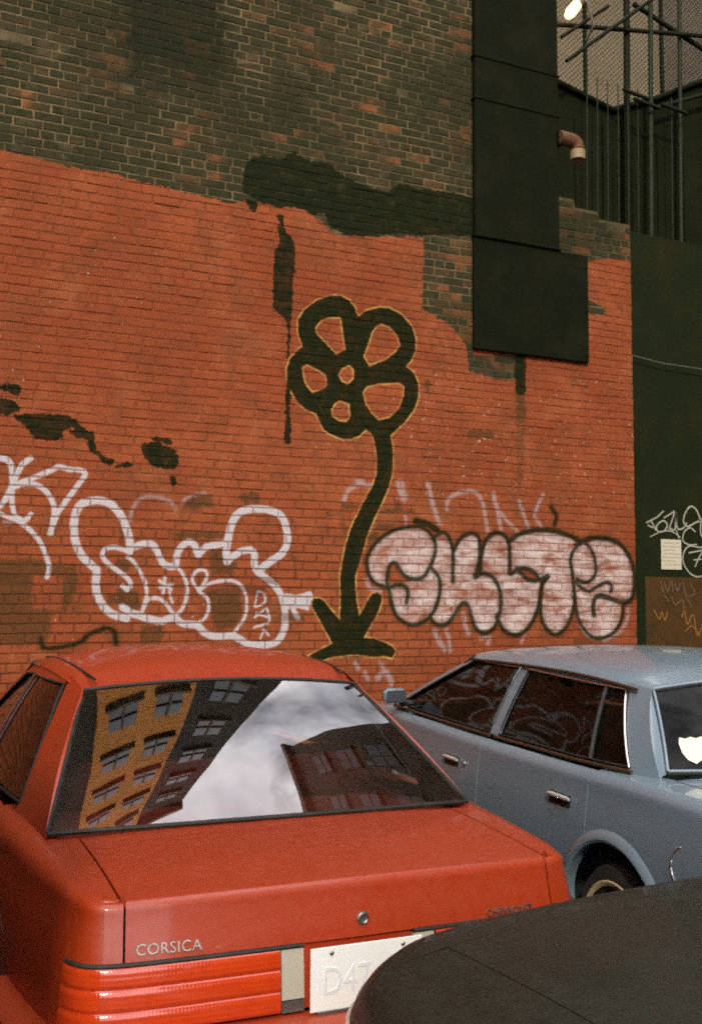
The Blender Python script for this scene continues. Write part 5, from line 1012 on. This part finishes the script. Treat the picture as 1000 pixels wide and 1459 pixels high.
for nm, lb, loc, sz in (('side_shade_tenement', 'unseen dark tenement added left of the dark green panel van to block sky light', (-10.5, -2.5, 0), (10, 13, 30)), ('corner_shade_tenement', 'unseen dark tenement added across the street on the left to block sky light', (-34, -32, 0), (30, 12, 24)), ('street_shade_tenement', 'unseen dark tenement added across the street on the right to block sky light', (18, -32, 0), (28, 12, 24))):  # unseen tenements added to block sky light on wall and cars
    e_ = empty(nm, loc); tag(e_, lb, 'building'); box('wall', (0, 0, sz[2]/2), sz, mSoot, e_); box('cornice', (0, 0, sz[2]+.2), (sz[0]+.4, sz[1]+.4, .5), mSill, e_)

# ------------------------------------------------------------------ unseen dark van added to shade the red car's left flank and darken its reflection
mVan = carpaint('van_paint', (.016, .022, .014), dust=(.10, .10, .07), amt=.25, rough=.5, coat=.3)
vn = empty('added_shade_van', (-1.32, -6.75, 0)); tag(vn, 'unseen dark green panel van added to shade the left flank of the red car', 'van')
def vsec(a):
    # half section of the body shell at distance a from the tail: rounded box, sloping bonnet at the front
    top = float(np.interp(a, [0, .1, 3.7, 4.35, 4.5, 5.4, 5.55], [2.50, 2.60, 2.60, 2.05, 1.35, 1.15, .95])); hw = float(np.interp(a, [0, .08, 4.6, 5.3, 5.55], [.93, .98, .98, .92, .80]))
    r = min(.16, (top-.4)*.3); P_ = [(hw-.06, .32), (hw, .45), (hw+.01, .9), (hw-.02, top-r-.2)]
    P_ += [(hw-.02-r*(1-math.cos(t)), top-r+r*math.sin(t)) for t in np.linspace(0, math.pi/2, 7)]; P_ += [((hw-.02-r)*k, top+.03*(1-k*k)) for k in (.66, .33, 0)]
    return P_
As = np.r_[np.linspace(0, .2, 5), np.linspace(.5, 3.7, 12), np.linspace(3.9, 5.55, 18)]
gv = []
for a in As:
    h_ = vsec(a); gv.append([np.array([-x, a, z]) for x, z in h_]+[np.array([x, a, z]) for x, z in h_[::-1][1:]])
recalc(grid('body', np.array(gv), mVan, vn, 0, sharp=35))
h0 = vsec(0); prism('rear_panel', [(-x, z) for x, z in h0]+[(x, z) for x, z in h0[::-1][1:]], 0.0, .04, mVan, vn)
for s_ in (-1, 1):
    d_ = box('rear_door', (s_*.455, -.012, 1.42), (.88, .03, 2.05), mVan, vn, .012); box('door_window', (s_*.455, -.030, 1.95), (.60, .01, .52), mPane, d_, .004); tube('hinge', [np.array([s_*.90, -.03, .7]), np.array([s_*.90, -.03, .85])], .012, mVan, d_, 8)
    box('tail_lamp', (s_*.86, -.020, .92), (.12, .03, .30), MT['redlens'], vn, .01); box('cab_window', (s_*.985, 3.62, 1.62), (.012, .85, .52), mPane, vn, .004); box('door_mirror', (s_*1.10, 4.05, 1.45), (.16, .10, .26), MT['darkplastic'], vn, .03)
    for a in (1.05, 4.45): wheel(vn, (s_*.87, a, .34), s_, .34, .20)
box('rear_bumper', (0, -.06, .45), (1.9, .12, .16), MT['darkplastic'], vn, .03); box('front_bumper', (0, 5.60, .45), (1.7, .12, .18), MT['darkplastic'], vn, .03); box('windscreen', (0, 4.45, 1.72), (1.55, .01, .75), mPane, vn).rotation_euler = (0, 0, 0)
box('door_handle', (.06, -.035, 1.30), (.05, .03, .14), MT['dullmetal'], vn, .008)
